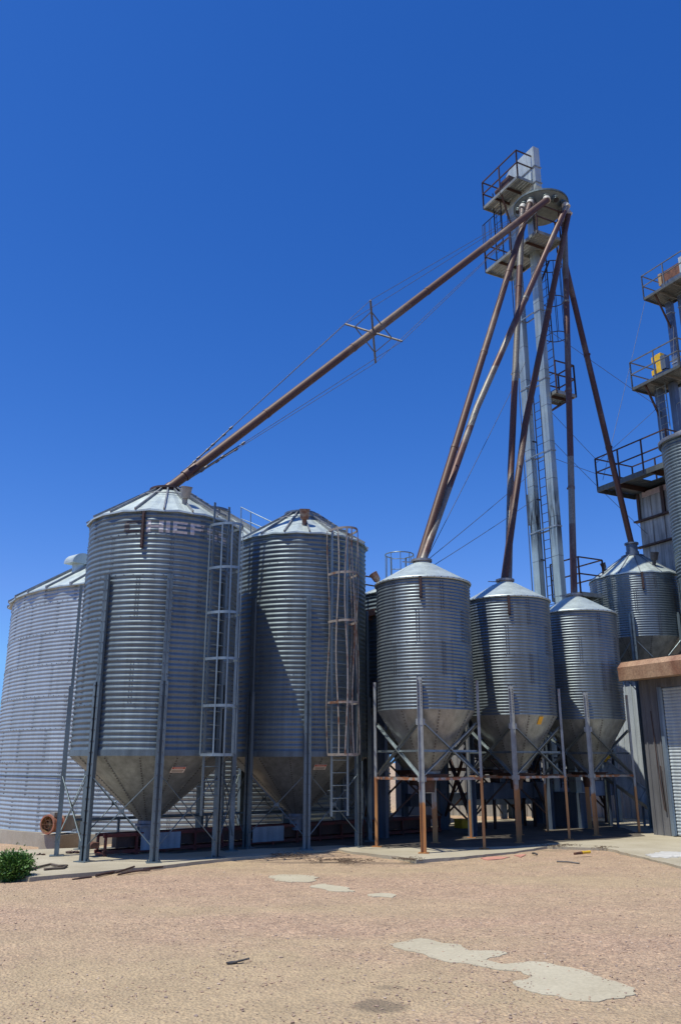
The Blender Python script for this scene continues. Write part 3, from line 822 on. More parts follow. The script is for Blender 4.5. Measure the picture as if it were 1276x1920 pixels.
# yellow plate on the middle cone, pale sticker on the near wall
a = R(282+16); c = H4; nn = (er(a)*(2.72-1.5) - UP*(1.03-.27)).normalized(); up = (er(a)*(1.03-.27) + UP*(2.72-1.5)).normalized()
mb = MB(); o = pol(c, .27+.76*.9, a, 1.5+1.22*.9) + nn*.008; mb.frame(o, et(a), up, nn, .058, .10, .004); mb.build('number_plate', M['sticker'], h4)
mb = MB(); a = R(264+40)
for i in range(5): mb.frame(pol(H3, 1.043, a, 2.84+i*.0685), er(a), et(a), UP, .002, .055, .02)
mb.build('worn_label', M['rail_g'], h3)

# ---- rear hopper bins hidden behind, on heavy posts
def rear_bin(c, label, ze):
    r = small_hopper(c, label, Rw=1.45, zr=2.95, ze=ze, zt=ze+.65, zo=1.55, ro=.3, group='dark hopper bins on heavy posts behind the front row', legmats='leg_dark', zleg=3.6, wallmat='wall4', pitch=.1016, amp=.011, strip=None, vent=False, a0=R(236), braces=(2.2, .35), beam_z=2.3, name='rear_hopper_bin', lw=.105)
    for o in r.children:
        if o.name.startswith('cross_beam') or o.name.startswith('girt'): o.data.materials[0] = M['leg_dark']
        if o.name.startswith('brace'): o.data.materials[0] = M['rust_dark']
    return r
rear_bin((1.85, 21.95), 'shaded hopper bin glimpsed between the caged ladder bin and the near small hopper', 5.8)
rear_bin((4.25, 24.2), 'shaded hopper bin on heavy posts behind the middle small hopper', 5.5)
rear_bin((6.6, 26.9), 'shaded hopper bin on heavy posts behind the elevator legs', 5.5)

# ---- raised hopper by the elevator platform, top right
def raised_hopper():
    c = (8.95, 25.0); Rw, zr, ze, zt = 1.33, 5.12, 6.98, 7.75
    root = thing('raised_hopper_bin', (c[0], c[1], 0), 'squat hopper bin raised high above the rusty canopy, striped by shadows', 'hopper bin')
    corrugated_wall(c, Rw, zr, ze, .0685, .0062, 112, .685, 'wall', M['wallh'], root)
    panel_roof(c, Rw, ze+.01, zt, .24, 14, root, ring=False, over=.03, rib=.008)
    mb = MB(); mb.lathe([(.34, zt-.05), (.34, zt-.01), (.2, zt), (.2, zt+.12), (.17, zt+.12), (.17, zt+.35), (.21, zt+.35), (.21, zt+.4), (.01, zt+.4)], 24, c, 0, False); mb.build('inlet_collar', M['leg_dark'], root)
    hopper_cone(c, Rw, zr, .3, 3.95, root, 10, .2)
    for k in range(6):
        hat_leg(c, Rw+.02, R(242)+k*PI/3, 0, 5.75, 5.8, .14, .1).build('leg', [M['leg'], M['bolt']], root)
    for k in range(6): x_rods(c, Rw+.06, R(242)+k*PI/3+.04, R(242)+(k+1)*PI/3-.04, 5.0, 3.6, .014).build('brace', M['rail_g'], root)
    sight_strip(c, Rw, R(259), 6.45, 6.95, root, .06)
    rvent(c, 1.0, R(285), ze+.3, root, M['vent_dark']); rvent(c, 1.0, R(195), ze+.25, root, M['vent_dark'], .3, .7)
    return root
M['vent_dark'] = plain('dark_vent', (.06, .06, .065), .6, .3)
raised_hopper()
def slim_bin():
    c = (10.42, 23.15); Rw = .88
    root = thing('slim_bin', (c[0], c[1], 0), 'slim tall corrugated bin cut by the right edge of the photo', 'grain bin')
    corrugated_wall(c, Rw, 5.0, 10.75, .1016, .012, 96, .81, 'wall', M['wall4'], root)
    mb = MB(); mb.lathe([(Rw-.03, 10.74), (Rw+.09, 10.70), (Rw+.10, 10.74), (Rw+.10, 10.80), (Rw, 10.84), (.2, 11.2), (.01, 11.2)], 64, c, 0, False); mb.build('roof', M['roof_rib'], root)
    hopper_cone(c, Rw, 5.0, .2, 4.1, root, 8)
    for k in range(4):
        hat_leg(c, Rw+.02, R(10)+k*PI/2, 0, 6.5, 6.6, .14, .1).build('leg', [M['leg'], M['bolt']], root)
    return root
slim_bin()

# ------------------------------------------------------------------ bucket elevator, platforms
def deck(parent, o, L, W, sides='abcd', h=1.0, railm=None, deckm=None, t=.1, name='platform_deck', hole=None, slat=.11):
    railm = railm or M['rust_dark']; deckm = deckm or M['deck']
    o = Vector(o); mb = MB()
    def q(a, b, z=0): return o + D1*a + D2*b + UP*z
    n = max(2, int(W/slat)); wd = W/n
    for i in range(n):
        if hole and abs((i+.5)*wd - hole[1]) < hole[2]:
            mb.frame(q((hole[0]-hole[2])/2, (i+.5)*wd, 0), D1, D2, UP, (hole[0]-hole[2])/2-.005, wd/2-.008, .012)
            mb.frame(q((L+hole[0]+hole[2])/2, (i+.5)*wd, 0), D1, D2, UP, (L-hole[0]-hole[2])/2-.005, wd/2-.008, .012)
        else: mb.frame(q(L/2, (i+.5)*wd, 0), D1, D2, UP, L/2-.01, wd/2-.008, .012)
    for b in (0, W): mb.frame(q(L/2, b, -t/2), D1, D2, UP, L/2+.02, .018, t/2, 0)
    m = max(2, int(L/.6))
    for i in range(m+1):
        if hole and abs(L*i/m - hole[0]) < hole[2]: continue
        mb.frame(q(L*i/m, W/2, -t/2-.014), D1, D2, UP, .013, W/2-.02, t/2, 1 if 0 < i < m else 0)
    d = mb.build(name, [deckm, railm], parent)
    rb = MB(); E = {'a': ((0, 0), (L, 0)), 'b': ((L, 0), (L, W)), 'c': ((L, W), (0, W)), 'd': ((0, W), (0, 0))}
    for s in sides:
        (a0, b0), (a1, b1) = E[s]; ln = math.hypot(a1-a0, b1-b0); k = max(1, round(ln/1.1))
        for i in range(k+1):
            f = i/k; a_, b_ = a0+(a1-a0)*f, b0+(b1-b0)*f
            rb.frame(q(a_, b_, h/2-.05), D1, D2, UP, .02, .02, h/2+.05)
        for z in (h, h*.52): rb.bar(q(a0, b0, z), q(a1, b1, z), .036, .036)
    if sides: rb.build('railing', railm, parent)
    return d
M['deck_dark'] = galv('dark_deck_grating', (.10, .115, .115), .3, .6, dark=.5, streak=.3)
M['deck'] = galv('grey_deck_grating', (.28, .30, .28), .4, .55, dark=.5, streak=.3, rust=.1)

def straight_ladder(parent, base, z0, z1, side, out, mat, cage=None, w=.19):
    mb = MB()
    for s in (-1, 1): mb.bar(base + UP*z0 + side*s*w, base + UP*z1 + side*s*w, .045, .014, out)
    z = z0 + .1
    while z < z1: mb.tube([base + UP*z - side*w, base + UP*z + side*w], .011, 6); z += .28
    z = z0 + .8
    while z < z1 - .3:
        mb.bar(base + UP*z - side*w, base + UP*z - side*w - out*.18, .04, .04); z += 1.9
    mb.build('ladder', mat, parent)
    if cage:
        cg = MB(); hs = []; z = cage[0]
        n = max(1, round((cage[1]-cage[0])/1.1))
        hs = [cage[0] + (cage[1]-cage[0])*i/n for i in range(n+1)]
        def ring(u, z): return base + UP*z + out*(.36 + .36*math.sin(u)) + side*(.36*math.cos(u))
        for z in hs:
            pts = [base + UP*z + side*w] + [ring(R(-60) + R(300)*i/20, z) for i in range(21)] + [base + UP*z - side*w]
            cg.tube(pts, .016, 6)
        for k in range(7):
            u = R(-30) + R(240)*k/6; cg.tube([ring(u, hs[0]), ring(u, hs[-1])], .011, 6)
        cg.build('safety_cage', mat, parent)

def elevator():
    rl = Vector((6.39, 24.0, 0)); ll = rl - D1*.88
    root = thing('bucket_elevator', (rl.x, rl.y, 0), 'tall twin leg bucket elevator tower carrying the spouts', 'grain elevator')
    for b in (ll, rl):
        mb = MB(); mb.frame(b + UP*10.1, D1, D2, UP, .14, .095, 10.1)
        z = 1.2
        while z < 20:
            mb.frame(b + UP*z, D1, D2, UP, .158, .112, .022, 1 if abs(z-10.8) > .2 else 1); z += 2.4
        z = .3
        while z < 20:                                   # panel joints
            mb.frame(b + UP*z, D1, D2, UP, .142, .097, .006, 2); z += 1.2
        mb.build('leg_casing', [M['casing'], M['casing_flange'], M['bolt']], root)
    # ties between the two legs
    z = 3.6
    while z < 19.6:
        for s in (-1, 1):
            mb = MB(); mb.bar(ll + UP*z + D2*s*.13 + D1*.135, rl + UP*z + D2*s*.13 - D1*.135, .03, .04); mb.build('leg_tie', M['rail_g'], root)
        z += 2.4
    mb = MB(); mid = (ll+rl)/2; mb.frame(mid + UP*.45, D1, D2, UP, .75, .16, .45); mb.build('boot', M['leg_dark'], root)
    # head: rounded hood with a split flange
    e1 = rl + D1*.45; L = 1.6; N = 12; hb, ht = 19.72, 21.62; vs = []
    prof = [(0, hb+.35), (0, ht)]
    rad = .62; prof += [(L-rad+rad*math.sin(PI/2*i/N), ht-rad+rad*math.cos(PI/2*i/N)) for i in range(N+1)]
    prof += [(L, hb+.2), (L-.3, hb), (.25, hb)]
    m = len(prof); w_ = .125
    for s in (-1, 1): vs += [e1 - D1*a_ + UP*z + D2*s*w_ for a_, z in prof]
    hd = MB(); hd.add(vs, [(i, (i+1) % m, (i+1) % m+m, i+m) for i in range(m)]); hd.add(vs, [tuple(range(m))[::-1], tuple(range(m, 2*m))])
    hd.frame(e1 - D1*L/2 + UP*(hb+1.12), D1, D2, UP, L/2+.025, w_+.03, .02, 1); hd.frame(e1 - D1*.4 + UP*(hb+.5), D1, D2, UP, .43, w_+.02, .018, 1)
    hd.frame(e1 - D1*.3 + UP*(hb+.8) - D2*(w_+.012), D1, D2, UP, .18, .01, .14, 0)
    for s in (-1, 1):
        hd.tube([e1 - D1*(L-.66) + UP*(hb+1.12) + D2*s*w_, e1 - D1*(L-.66) + UP*(hb+1.12) + D2*s*(w_+.16)], .09, 12, True, 2)
    h = hd.build('elevator_head', [M['head'], M['casing_flange'], M['rust_dark']], root)
    mb = MB(); p = e1 - D1*(L-.7) - D2*.5 + UP*(hb+.86); mb.frame(p, D1, D2, UP, .22, .17, .16); mb.tube([p - D1*.2 + UP*.05, p - D1*.62 + UP*.05], .13, 12)
    mb.build('drive_motor', M['rust_dark'], root)
    mb = MB(); mb.frame(e1 - D1*.1 + UP*19.73, D1, D2, UP, .2, .13, .1); mb.build('discharge_chute', M['casing'], root)
    # distributor
    c = (6.60, 23.58); zb = 18.98
    mb = MB(); mb.lathe([(.01, zb+.82), (.2, zb+.80), (.22, zb+.7), (.82, zb+.34), (.89, zb+.31), (.89, zb+.25), (.86, zb+.25), (.62, zb-.04), (.01, zb-.05)], 40, c, 0, False)
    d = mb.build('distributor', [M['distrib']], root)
    outs = {}
    for key, an in (('open1', 188), ('s4', 212), ('s2', 232), ('s1', 268), ('open2', 292), ('s3', 322), ('s5', 350), ('s6', 18)):
        a = R(an); p0 = pol(c, .70, a, zb+.14); dr = (er(a)*.6 - UP).normalized()
        m2 = MB(); m2.tube([p0, p0 + dr*.2], .10, 14, True, 0)
        m2.tube([p0 + dr*.12, p0 + dr*.155], .13, 14, True, 0)
        if not key.startswith('open'): m2.tube([p0 + dr*.2, p0 + dr*.36], .118, 14, True, 1)
        else: m2.tube([p0 + dr*.195, p0 + dr*.204], .088, 14, True, 2)
        m2.build('outlet_collar', [M['distrib'], M['collar_white'], M['dark']], d); outs[key] = p0 + dr*.3
    # platforms
    deck(root, (5.0, 25.0, 20.3), 1.85, .78, 'abd')
    deck(root, (4.95, 24.98, 17.75), 1.35, 1.1, 'ad')
    deck(root, (6.23, 22.85, 17.78), 1.0, .9, 'bc', h=1.0) if False else deck(root, Vector((6.2, 22.75, 17.78)) - D1*1.25, 1.25, 1.05, 'b')
    deck(root, Vector((6.52, 24.1, 12.75)) - D1*.35, .72, .78, 'bcd')
    deck(root, Vector((6.72, 24.6, 6.45)) - D1*.6, 1.2, .95, 'abc', h=1.05)
    # knee braces of the little platform and hangers under the distributor
    for k in (-.3, .3): mb = MB(); mb.bar(rl + D2*.09 + D1*k*.4 + UP*12.1, Vector((6.52, 24.1, 12.66)) + D1*k + D2*.72, .04, .04); mb.build('bracket', M['rust_dark'], root)
    for (dx, dy) in ((-.4, -.5), (.5, -.2), (.55, .45), (-.2, .5)): mb = MB(); mb.tube([(6.6+dx, 23.58+dy, 17.8), (6.6+dx, 23.58+dy, 18.95)], .025, 6); mb.build('hanger', M['rust_dark'], root)
    mb = MB(); mb.bar(ll + UP*19.2 - D2*.1, Vector((5.05, 25.0, 20.2)) + D1*.9, .05, .05); mb.build('bracket', M['rust_dark'], root)
    mb = MB(); mb.bar(rl + UP*16.6 + D2*.12, Vector((6.9, 24.2, 17.6)), .05, .05); mb.build('bracket', M['rust_dark'], root)
    lb = (ll+rl)/2 + D2*.03
    straight_ladder(root, lb, 1.0, 12.8, D1, D2, M['rust_blue'], None, .15)
    straight_ladder(root, rl + D2*.34 - D1*.05, 12.8, 18.5, D1, D2, M['rust_blue'], (14.9, 17.5))
    straight_ladder(root, ll - D2*.42 - D1*.35, 17.8, 20.9, D1, -D1, M['rust_blue'], (18.9, 20.0))
    mb = MB()
    for z in (14.2, 9.2, 5.6): mb.frame(ll + UP*z - D1*.2 - D2*.05, D1, D2, UP, .02, .03, .5)
    mb.tube([ll - D1*.23 - D2*.09 + UP*.5, ll - D1*.23 - D2*.09 + UP*20], .018, 6); mb.build('conduit', M['leg_dark'], root)
    return root, outs
M['casing_flange'] = galv('casing_flange', (.34, .38, .40), .6, .5, rust=.2)
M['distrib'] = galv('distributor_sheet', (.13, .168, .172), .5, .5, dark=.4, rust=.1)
M['collar_white'] = plain('worn_white_collar', (.42, .41, .37), .6, .1, .3, 9)
M['rust_blue'] = plain('dark_ladder_steel', (.045, .05, .065), .5, .3)
elev, OUT = elevator()

# ------------------------------------------------------------------ spouts
def spout(pts, label, mat, r=.092, joints=3.0, extra=None):
    root = thing('grain_spout', pts[-1], label, 'spout', 'rusty spout pipes fanning down from the distributor')
    mb = MB(); full = []
    for a, b in zip(pts[:-1], pts[1:]):
        k = max(1, int((b-a).length/1.0)); full += [a.lerp(b, i/k) for i in range(k)]
    full.append(pts[-1]); mb.tube(full, r, 18); mb.build('pipe', mat, root)
    for a, b in zip(pts[:-1], pts[1:]):
        L = (b-a).length; d = (b-a)/L; k = max(1, int(L/joints))
        for i in range(1, k):
            mb = MB(); p = a + d*(i*L/k); mb.tube([p - d*.045, p + d*.045], r + .008, 18)
            mb.frame(p + d.cross(UP).normalized()*(r+.02), d, d.cross(UP).normalized(), d.cross(UP).normalized().cross(d), .03, .02, .012); mb.build('pipe_clamp', mat, root)
    return root
top1 = OUT['s1']; end1 = Vector((B1[0]-.08, B1[1]-.03, 7.31))
s1 = spout([top1, end1], 'longest spout, slanting far left to the lettered bin with wire trusses', M['spout'], .105)
# truss: four arms at mid span, stay cables
d = (end1 - top1).normalized(); L = (end1-top1).length
ctr = top1 + d*(L*.55); side = d.cross(UP).normalized(); nrm = side.cross(d).normalized()
ends = []
for (ca, sa) in ((.75, .72), (-.75, .72), (.75, -.72), (-.75, -.72)):
    dirn = (side*ca + nrm*sa).normalized(); tip = ctr + dirn*.95; ends.append((dirn, tip))
M['truss'] = plain('grey_truss_bar', (.12, .115, .11), .55, .4)
for dirn, tip in ends:
    mb = MB(); mb.bar(ctr + dirn*.10, tip, .042, .035, d); mb.build('truss_arm', M['truss'], s1)
    lo = end1 - d*.75 + dirn*.15; lo2 = end1 - d*2.4 + dirn*.15*1.9
    mb = MB(); hi = top1 + d*.9 + dirn*.16
    mb.tube([hi, tip], .007, 5); mb.tube([tip, lo.lerp(tip, .22)], .007, 5); mb.tube([lo.lerp(tip, .22), lo], .016, 6)
    for f in (.05, .12, .21): p = lo.lerp(tip, f); mb.tube([p - d*.04, p + d*.04], .03, 6)
    mb.build('stay_cable', M['wire'], s1)
order = [0, 1, 3, 2]
for i in range(4):
    a_, b_ = ends[order[i]], ends[order[(i+1) % 4]]
    mb = MB(); mb.bar(ctr + a_[0]*.62, ctr + b_[0]*.62, .022, .022, d); mb.build('truss_tie', M['truss'], s1)
mb = MB(); mb.tube([end1 - d*.95, end1 - d*.6], .125, 18); mb.tube([end1 - d*.2, end1+d*.02], .12, 18); mb.build('end_sleeve', M['spout_dark'], s1)
zh = 6.0
spout([OUT['s2'], Vector((H3[0]-.06, H3[1]+.08, zh))], 'spout running down to the nearest small hopper, the left of that pair', M['spout'])
spout([OUT['s3'], P(893, 765, 21.0), Vector((H3[0]+.01, H3[1]-.04, zh+.02))], 'spout running down to the nearest small hopper, the right of that pair', M['spout_pale'])
spout([OUT['s4'], P(957, 880, 21.9), Vector((H4[0]+.10, H4[1]+.1, zh))], 'upright worn spout down to the middle hopper, passing close to the elevator legs', M['spout_pale'])
spout([OUT['s5'], P(984, 795, 22.0), Vector((H4[0]-.03, H4[1]-.04, zh))], 'slanting spout crossing before both elevator legs to the middle hopper', M['spout'])
s6top = OUT['s6']; s6b = s6top.lerp(Vector((H5[0], H5[1], 6)), .14)
spout([s6top, Vector((H5[0], H5[1], zh))], 'nearly vertical spout down to the small hopper beside the brown shed wall', M['spout_pale'])
spout([s6b, Vector((8.95, 25.0, 7.75+.4))], 'dark red spout slanting right to the raised hopper above the canopy', M['spout_dark'])

# ------------------------------------------------------------------ guy wires
def wire(pts, label, r=.008):
    mb = MB(); full = []
    for a, b in zip(pts[:-1], pts[1:]):
        L = (b-a).length
        for i in range(8):
            f = i/8; full.append(a.lerp(b, f) - UP*(.012*L*f*(1-f)))
    full.append(pts[-1]); mb.tube([p for p in full], r, 5)
    o = mb.build('guy_wire', M['wire'], None, pts[0]); return tag(o, label, 'guy wire', 'thin steel guy wires')
rl = Vector((6.39, 24.0, 0))
wire([rl + UP*15.1 + D2*.1, P(1233, 763, 27.3)], 'thin wire from the elevator legs to the yellow motor tower')
wire([P(1233, 763, 27.3), P(1117, 868, 26.2)], 'thin wire from the yellow motor tower down to the long railed platform corner')
wire([P(1208, 566, 30), P(1129, 900, 26.4)], 'thin wire hanging from the highest right platform to the long railed platform')
wire([P(1262, 588, 30), P(1261, 686, 28.4)], 'short upright wire between the two far right platforms')
wire([rl + UP*12.2 + D2*.1, P(1119, 864, 26.2)], 'thin wire from below the small mid platform to the long railed platform')
wire([rl + UP*11.2 + D2*.1, P(1120, 913, 26.1), P(1228, 1016, 26.3)], 'thin wire from the elevator legs passing under the long platform to the grey housing')
wire([rl + UP*10.6 + D2*.1, P(1116, 888, 26.2)], 'nearly level thin wire from the elevator legs to the long platform railing')
wire([rl - D1*.78 + UP*14.2, P(803, 1040, 18.6)], 'upper thin wire from the elevator legs down to the nearest small hopper lid')
wire([rl - D1*.78 + UP*10.4, P(801, 1050, 18.5)], 'middle thin wire from the elevator legs down to the nearest small hopper lid')
wire([rl - D1*.78 + UP*9.5, P(806, 1064, 18.6)], 'lowest thin wire from the elevator legs down to the nearest small hopper lid')

# ------------------------------------------------------------------ right side: housing, long platform, two far towers
def housing():
    o = Vector((9.84, 26.5, 0)); L, W = 1.9, 1.5
    root = thing('grain_cleaner', o, 'weathered grey box housing with ledges behind the raised hopper', 'grain cleaner')
    q = lambda a, b, z: o + D1*a + D2*b + UP*z
    mb = MB(); zz = [4.8, 8.39, 9.26, 10.22]
    mb.frame(q(L/2, W/2, (4.8+10.22)/2), D1, D2, UP, L/2, W/2, (10.22-4.8)/2)
    for a_ in (.52, 1.0, 1.5):
        for z0, z1 in zip(zz[1:-1], zz[2:]): mb.frame(q(a_, -.012, (z0+z1)/2), D1, D2, UP, .012, .012, (z1-z0)/2-.05)
    mb.build('housing', M['box_grey'], root)
    for z in zz[1:3]:
        mb = MB(); mb.frame(q(L/2-.05, -.06, z), D1, D2, UP, L/2+.08, .09, .025); mb.build('ledge', M['rust_dark'], root)
    mb = MB(); mb.frame(q(.03, -.02, 9.74), D1, D2, UP, .05, .02, .46); mb.frame(q(L/2+.1, -.014, 10.12), D1, D2, UP, L/2-.12, .012, .09, 1); mb.frame(q(1.05, -.03, 9.74), D1, D2, UP, .06, .03, .45)
    mb.build('corner_trim', [M['rust_dark'], M['pale_paint']], root)
    for a_, b_ in ((.08, .08), (L-.08, .08), (.08, W-.08), (L-.08, W-.08)):
        mb = MB(); mb.frame(q(a_, b_, 2.4), D1, D2, UP, .07, .07, 2.4); mb.build('leg', M['leg_dark'], root)
    deck(root, (8.46, 26.2, 10.36), 2.95, 1.68, 'abcd', h=1.0, railm=M['rust_dark'], deckm=M['deck_dark'], t=.17, hole=(1.55, .9, .25), slat=.21)
    return root
housing()
def far_tower(o, z, leg_px, kind, label):
    o = Vector(o); base = Vector(leg_px)
    root = thing('far_elevator', (base.x, base.y, 0), label, 'grain elevator')
    for s in (0, .62):
        mb = MB(); b = base + D1*s; mb.frame(Vector((b.x, b.y, z/2)), D1, D2, UP, .13, .10, z/2)
        q = 1.5
        while q < z: mb.frame(Vector((b.x, b.y, q)), D1, D2, UP, .15, .12, .02, 1); q += 2.2
        mb.build('leg_casing', [M['leg_dark'], M['casing_flange']], root)
    deck(root, o, 2.1, 1.25, 'abcd', h=1.0, railm=M['rail_dk'], deckm=M['deck_dark'])
    for b_ in (.2, 1.0): mb = MB(); mb.bar(Vector((base.x, base.y, z-1.3)), o + D1*.4 + D2*b_, .06, .06); mb.build('bracket', M['rust_dark'], root)
    if kind == 'yellow':
        mb = MB(); p = o + D1*.98 + D2*.42 + UP*.62
        mb.frame(p, D1, D2, UP, .12, .10, .36); mb.frame(p - D1*.2 + UP*.24, D1, D2, UP, .1, .09, .10); mb.frame(p + D1*.2 - UP*.05, D1, D2, UP, .10, .12, .26, 1)
        mb.frame(p - D1*.28 - UP*.26, D1, D2, UP, .07, .09, .10)
        mb.build('drive_guard', [M['yellow'], M['leg_dark']], root)
        mb = MB(); mb.frame(o + D1*1.0 + D2*.6 + UP*.14, D1, D2, UP, .3, .3, .12); mb.build('motor_mount', M['leg_dark'], root)
        straight_ladder(root, base - D2*.25 + D1*.3, 9, z, D1, -D2, M['rail_g'], None)
        mb = MB()
        for k in range(5):
            zz = z - .9 - k*1.1; mb.torus(base + D1*1.0 + D2*.2 + UP*zz, .4, .014, 24)
        for k in range(6): p = base + D1*1.0 + D2*.2 + D1*.4*math.cos(k) + D2*.4*math.sin(k); mb.tube([p + UP*(z-5.3), p + UP*(z-.9)], .012, 5)
        mb.build('safety_cage', M['rail_g'], root)
    else:
        mb = MB(); p = o + D1*1.05 + D2*.45 + UP*.62
        mb.frame(p, D1, D2, UP, .55, .10, .24); mb.frame(p - D1*.44 - UP*.02 - D2*.02, D1, D2, UP, .07, .11, .26, 1); mb.frame(p + D1*.75 + UP*.05, D1, D2, UP, .2, .16, .34, 2)
        mb.build('drive_guard', [M['rust'], M['tan'], M['head']], root)
        mb = MB(); mb.frame(o + D1*1.2 + D2*.5 + UP*.18, D1, D2, UP, .5, .25, .14); mb.build('motor_mount', M['leg_dark'], root)
    return root
M['rail_dk'] = plain('grey_rail', (.16, .17, .17), .5, .4); M['tan'] = plain('tan_paint', (.36, .25, .12), .6)
far_tower((10.46, 27.5, 14.55), 14.5, (11.42, 27.55, 0), 'yellow', 'far elevator tower with a bright yellow drive guard on its platform')
far_tower((12.27, 30.0, 19.7), 19.6, (13.35, 30.2, 0), 'brown', 'highest far elevator tower with a brown drive guard, cut by the photo edge')

# ------------------------------------------------------------------ shed with roller door, right edge
def door_shed():
    o = Vector((7.59, 21.7, 0)); L, W, H = 5.5, 1.75, 3.67
    root = thing('door_shed', o, 'brown ribbed shed with pale roller door and rusty canopy at right edge', 'shed')
    q = lambda a, b, z=0: o + D1*a + D2*b + UP*z
    def ribbed(p0, p1, z0, z1, out, mb, pitch=.17, rib=.018):
        ln = (p1-p0).length; d = (p1-p0)/ln; n = max(1, int(ln/pitch)); a = p0.copy()
        mb.add([p0+UP*z0, p1+UP*z0, p1+UP*z1, p0+UP*z1], [(0, 1, 2, 3)])
        for i in range(n):
            c_ = p0 + d*((i+.5)*ln/n) + out*rib/2; mb.frame(c_ + UP*(z0+z1)/2, d, out, UP, .02, rib/2+.001, (z1-z0)/2-.001)
    mb = MB(); ribbed(q(0, 0), q(.62, 0), 0, H, -D2, mb); ribbed(q(0, W), q(0, 0), 0, H, -D1, mb); ribbed(q(.62, 0), q(L, 0), 3.45, H, -D2, mb)
    ribbed(q(4.2, 0), q(L, 0), 0, 3.45, -D2, mb); ribbed(q(L, 0), q(L, W), 0, H, D1, mb); ribbed(q(L, W), q(0, W), 0, H, D2, mb)
    mb.build('wall', M['wall_brown'], root)
    for a_ in (.66, 4.16):
        mb = MB(); mb.frame(q(a_, -.03, 1.74), D1, D2, UP, .045, .04, 1.72); mb.build('door_jamb', M['panelblue'], root)
    dm = MB(); n = 44; zz = 3.45; vs, fs = [], []
    k = 8
    for i in range(n*k+1):
        z = .02 + (zz-.02)*i/(n*k); dep = .02*abs(math.sin(PI*i/k))**.7
        vs += [q(.70, .05-dep, z), q(4.12, .05-dep, z)]
    fs = [(2*i, 2*i+1, 2*i+3, 2*i+2) for i in range(n*k)]
    dm.add(vs, fs, 0, True); dm.build('roller_door', M['door'], root)
    mb = MB(); mb.frame(q(L/2-.0, W/2, H+.03), D1, D2, UP, L/2, W/2, .03); mb.build('roof', M['leg_dark'], root)
    mb = MB()
    vs = [q(a_, b_, z) for a_ in (-.05, L+.2) for b_, z in ((-.02, H+.005), (-.62, H-.02), (-.64, H+.30), (-.50, H+.44), (-.02, H+.44))]
    mb.add(vs, [(0, 1, 2, 3, 4)[::-1], (5, 6, 7, 8, 9)] + [(i, (i+1) % 5, (i+1) % 5+5, i+5) for i in range(5)]); 
    mb.frame(q(L/2, -.40, H+.455), D1, D2, UP, L/2+.1, .07, .012, 1)
    mb.build('canopy', [M['fascia'], M['dark']], root)
    # hanging chain
    mb = MB(); p0 = q(.35, -.06, 2.9); mb.tube([p0, p0 - UP*1.5 + D1*.06, p0 - UP*2.3 + D1*.12, p0 - UP*2.35 + D1*.16, p0 - UP*1.3 + D1*.13], .012, 6); mb.build('door_chain', M['rust_dark'], root)
    return root
door_shed()

# ------------------------------------------------------------------ sheds behind
def shed(p0, p1, H, depth, mat, label, name='shed'):
    p0, p1 = Vector(p0), Vector(p1); d = (p1-p0).normalized(); out = Vector((d.y, -d.x, 0)); L = (p1-p0).length
    root = thing(name, p0, label, 'shed')
    mb = MB(); mb.frame((p0+p1)/2 - out*depth/2 + UP*H/2, d, out, UP, L/2, depth/2, H/2)
    n = int(L/.22)
    for i in range(n): mb.frame(p0 + d*((i+.5)*L/n) + out*.011 + UP*H/2, d, out, UP, .018, .011, H/2-.002)
    mb.build('wall', mat, root)
    mb = MB(); mb.frame((p0+p1)/2 - out*depth/2 + UP*(H+.04), d, out, UP, L/2+.12, depth/2+.12, .04); mb.build('roof', M['leg_dark'], root)
    return root
shed((1.9, 30.45, -.1), (7.0, 29.7, -.1), 3.3, 5, M['shed_white'], 'white ribbed shed seen between the legs of the small hoppers')
shed((7.7, 30.3, -.1), (9.75, 27.25, -.1), 4.45, 3.2, M['shed_blue'], 'pale blue ribbed shed between the small hoppers and the roller door')

# inclined conveyor behind the row, right
def incline():
    a, b = P(1127, 1475, 23.9), P(1222, 1548, 24.6)
    a = Vector((7.2, 24.2, 1.55)); b = Vector((8.75, 24.3, .45))
    root = thing('inclined_conveyor', (b.x, b.y, 0), 'dark blue conveyor trough sloping down beside the brown shed wall', 'conveyor')
    d = (b-a).normalized(); s_ = d.cross(UP).normalized(); n_ = s_.cross(d)
    mb = MB()
    for k in (-1, 1): mb.frame((a+b)/2 + s_*k*.2, d, s_, n_, (b-a).length/2, .01, .17)
    mb.frame((a+b)/2 - n_*.17, d, s_, n_, (b-a).length/2, .2, .01)
    for i in range(5):
        p = a.lerp(b, (i+.3)/5)
        for k in (-1, 1): mb.frame(p + s_*k*.215, d, s_, n_, .02, .012, .19)
    for k in (-1, 1): mb.frame((a+b)/2 + s_*k*.21 + n_*.18, d, s_, n_, (b-a).length/2, .03, .015)
    mb.build('trough', M['panelblue'], root)
    for f in (.15, .75):
        for k in (-1, 1):
            p = a.lerp(b, f) + s_*k*.24; mb = MB(); mb.frame(Vector((p.x, p.y, (p.z)/2)), d, s_, UP, .03, .03, p.z/2); mb.build('leg', M['leg_dark'], root)
    mb = MB(); p = a + UP*.36 + d*.1; mb.frame(p, d, s_, n_, .12, .1, .12); mb.tube([p + s_*.1, p + s_*.35], .09, 12); mb.frame(p + UP*.2 - d*.12, d, s_, UP, .05, .07, .2)
    mb.build('motor', M['yellow'], root)
incline()

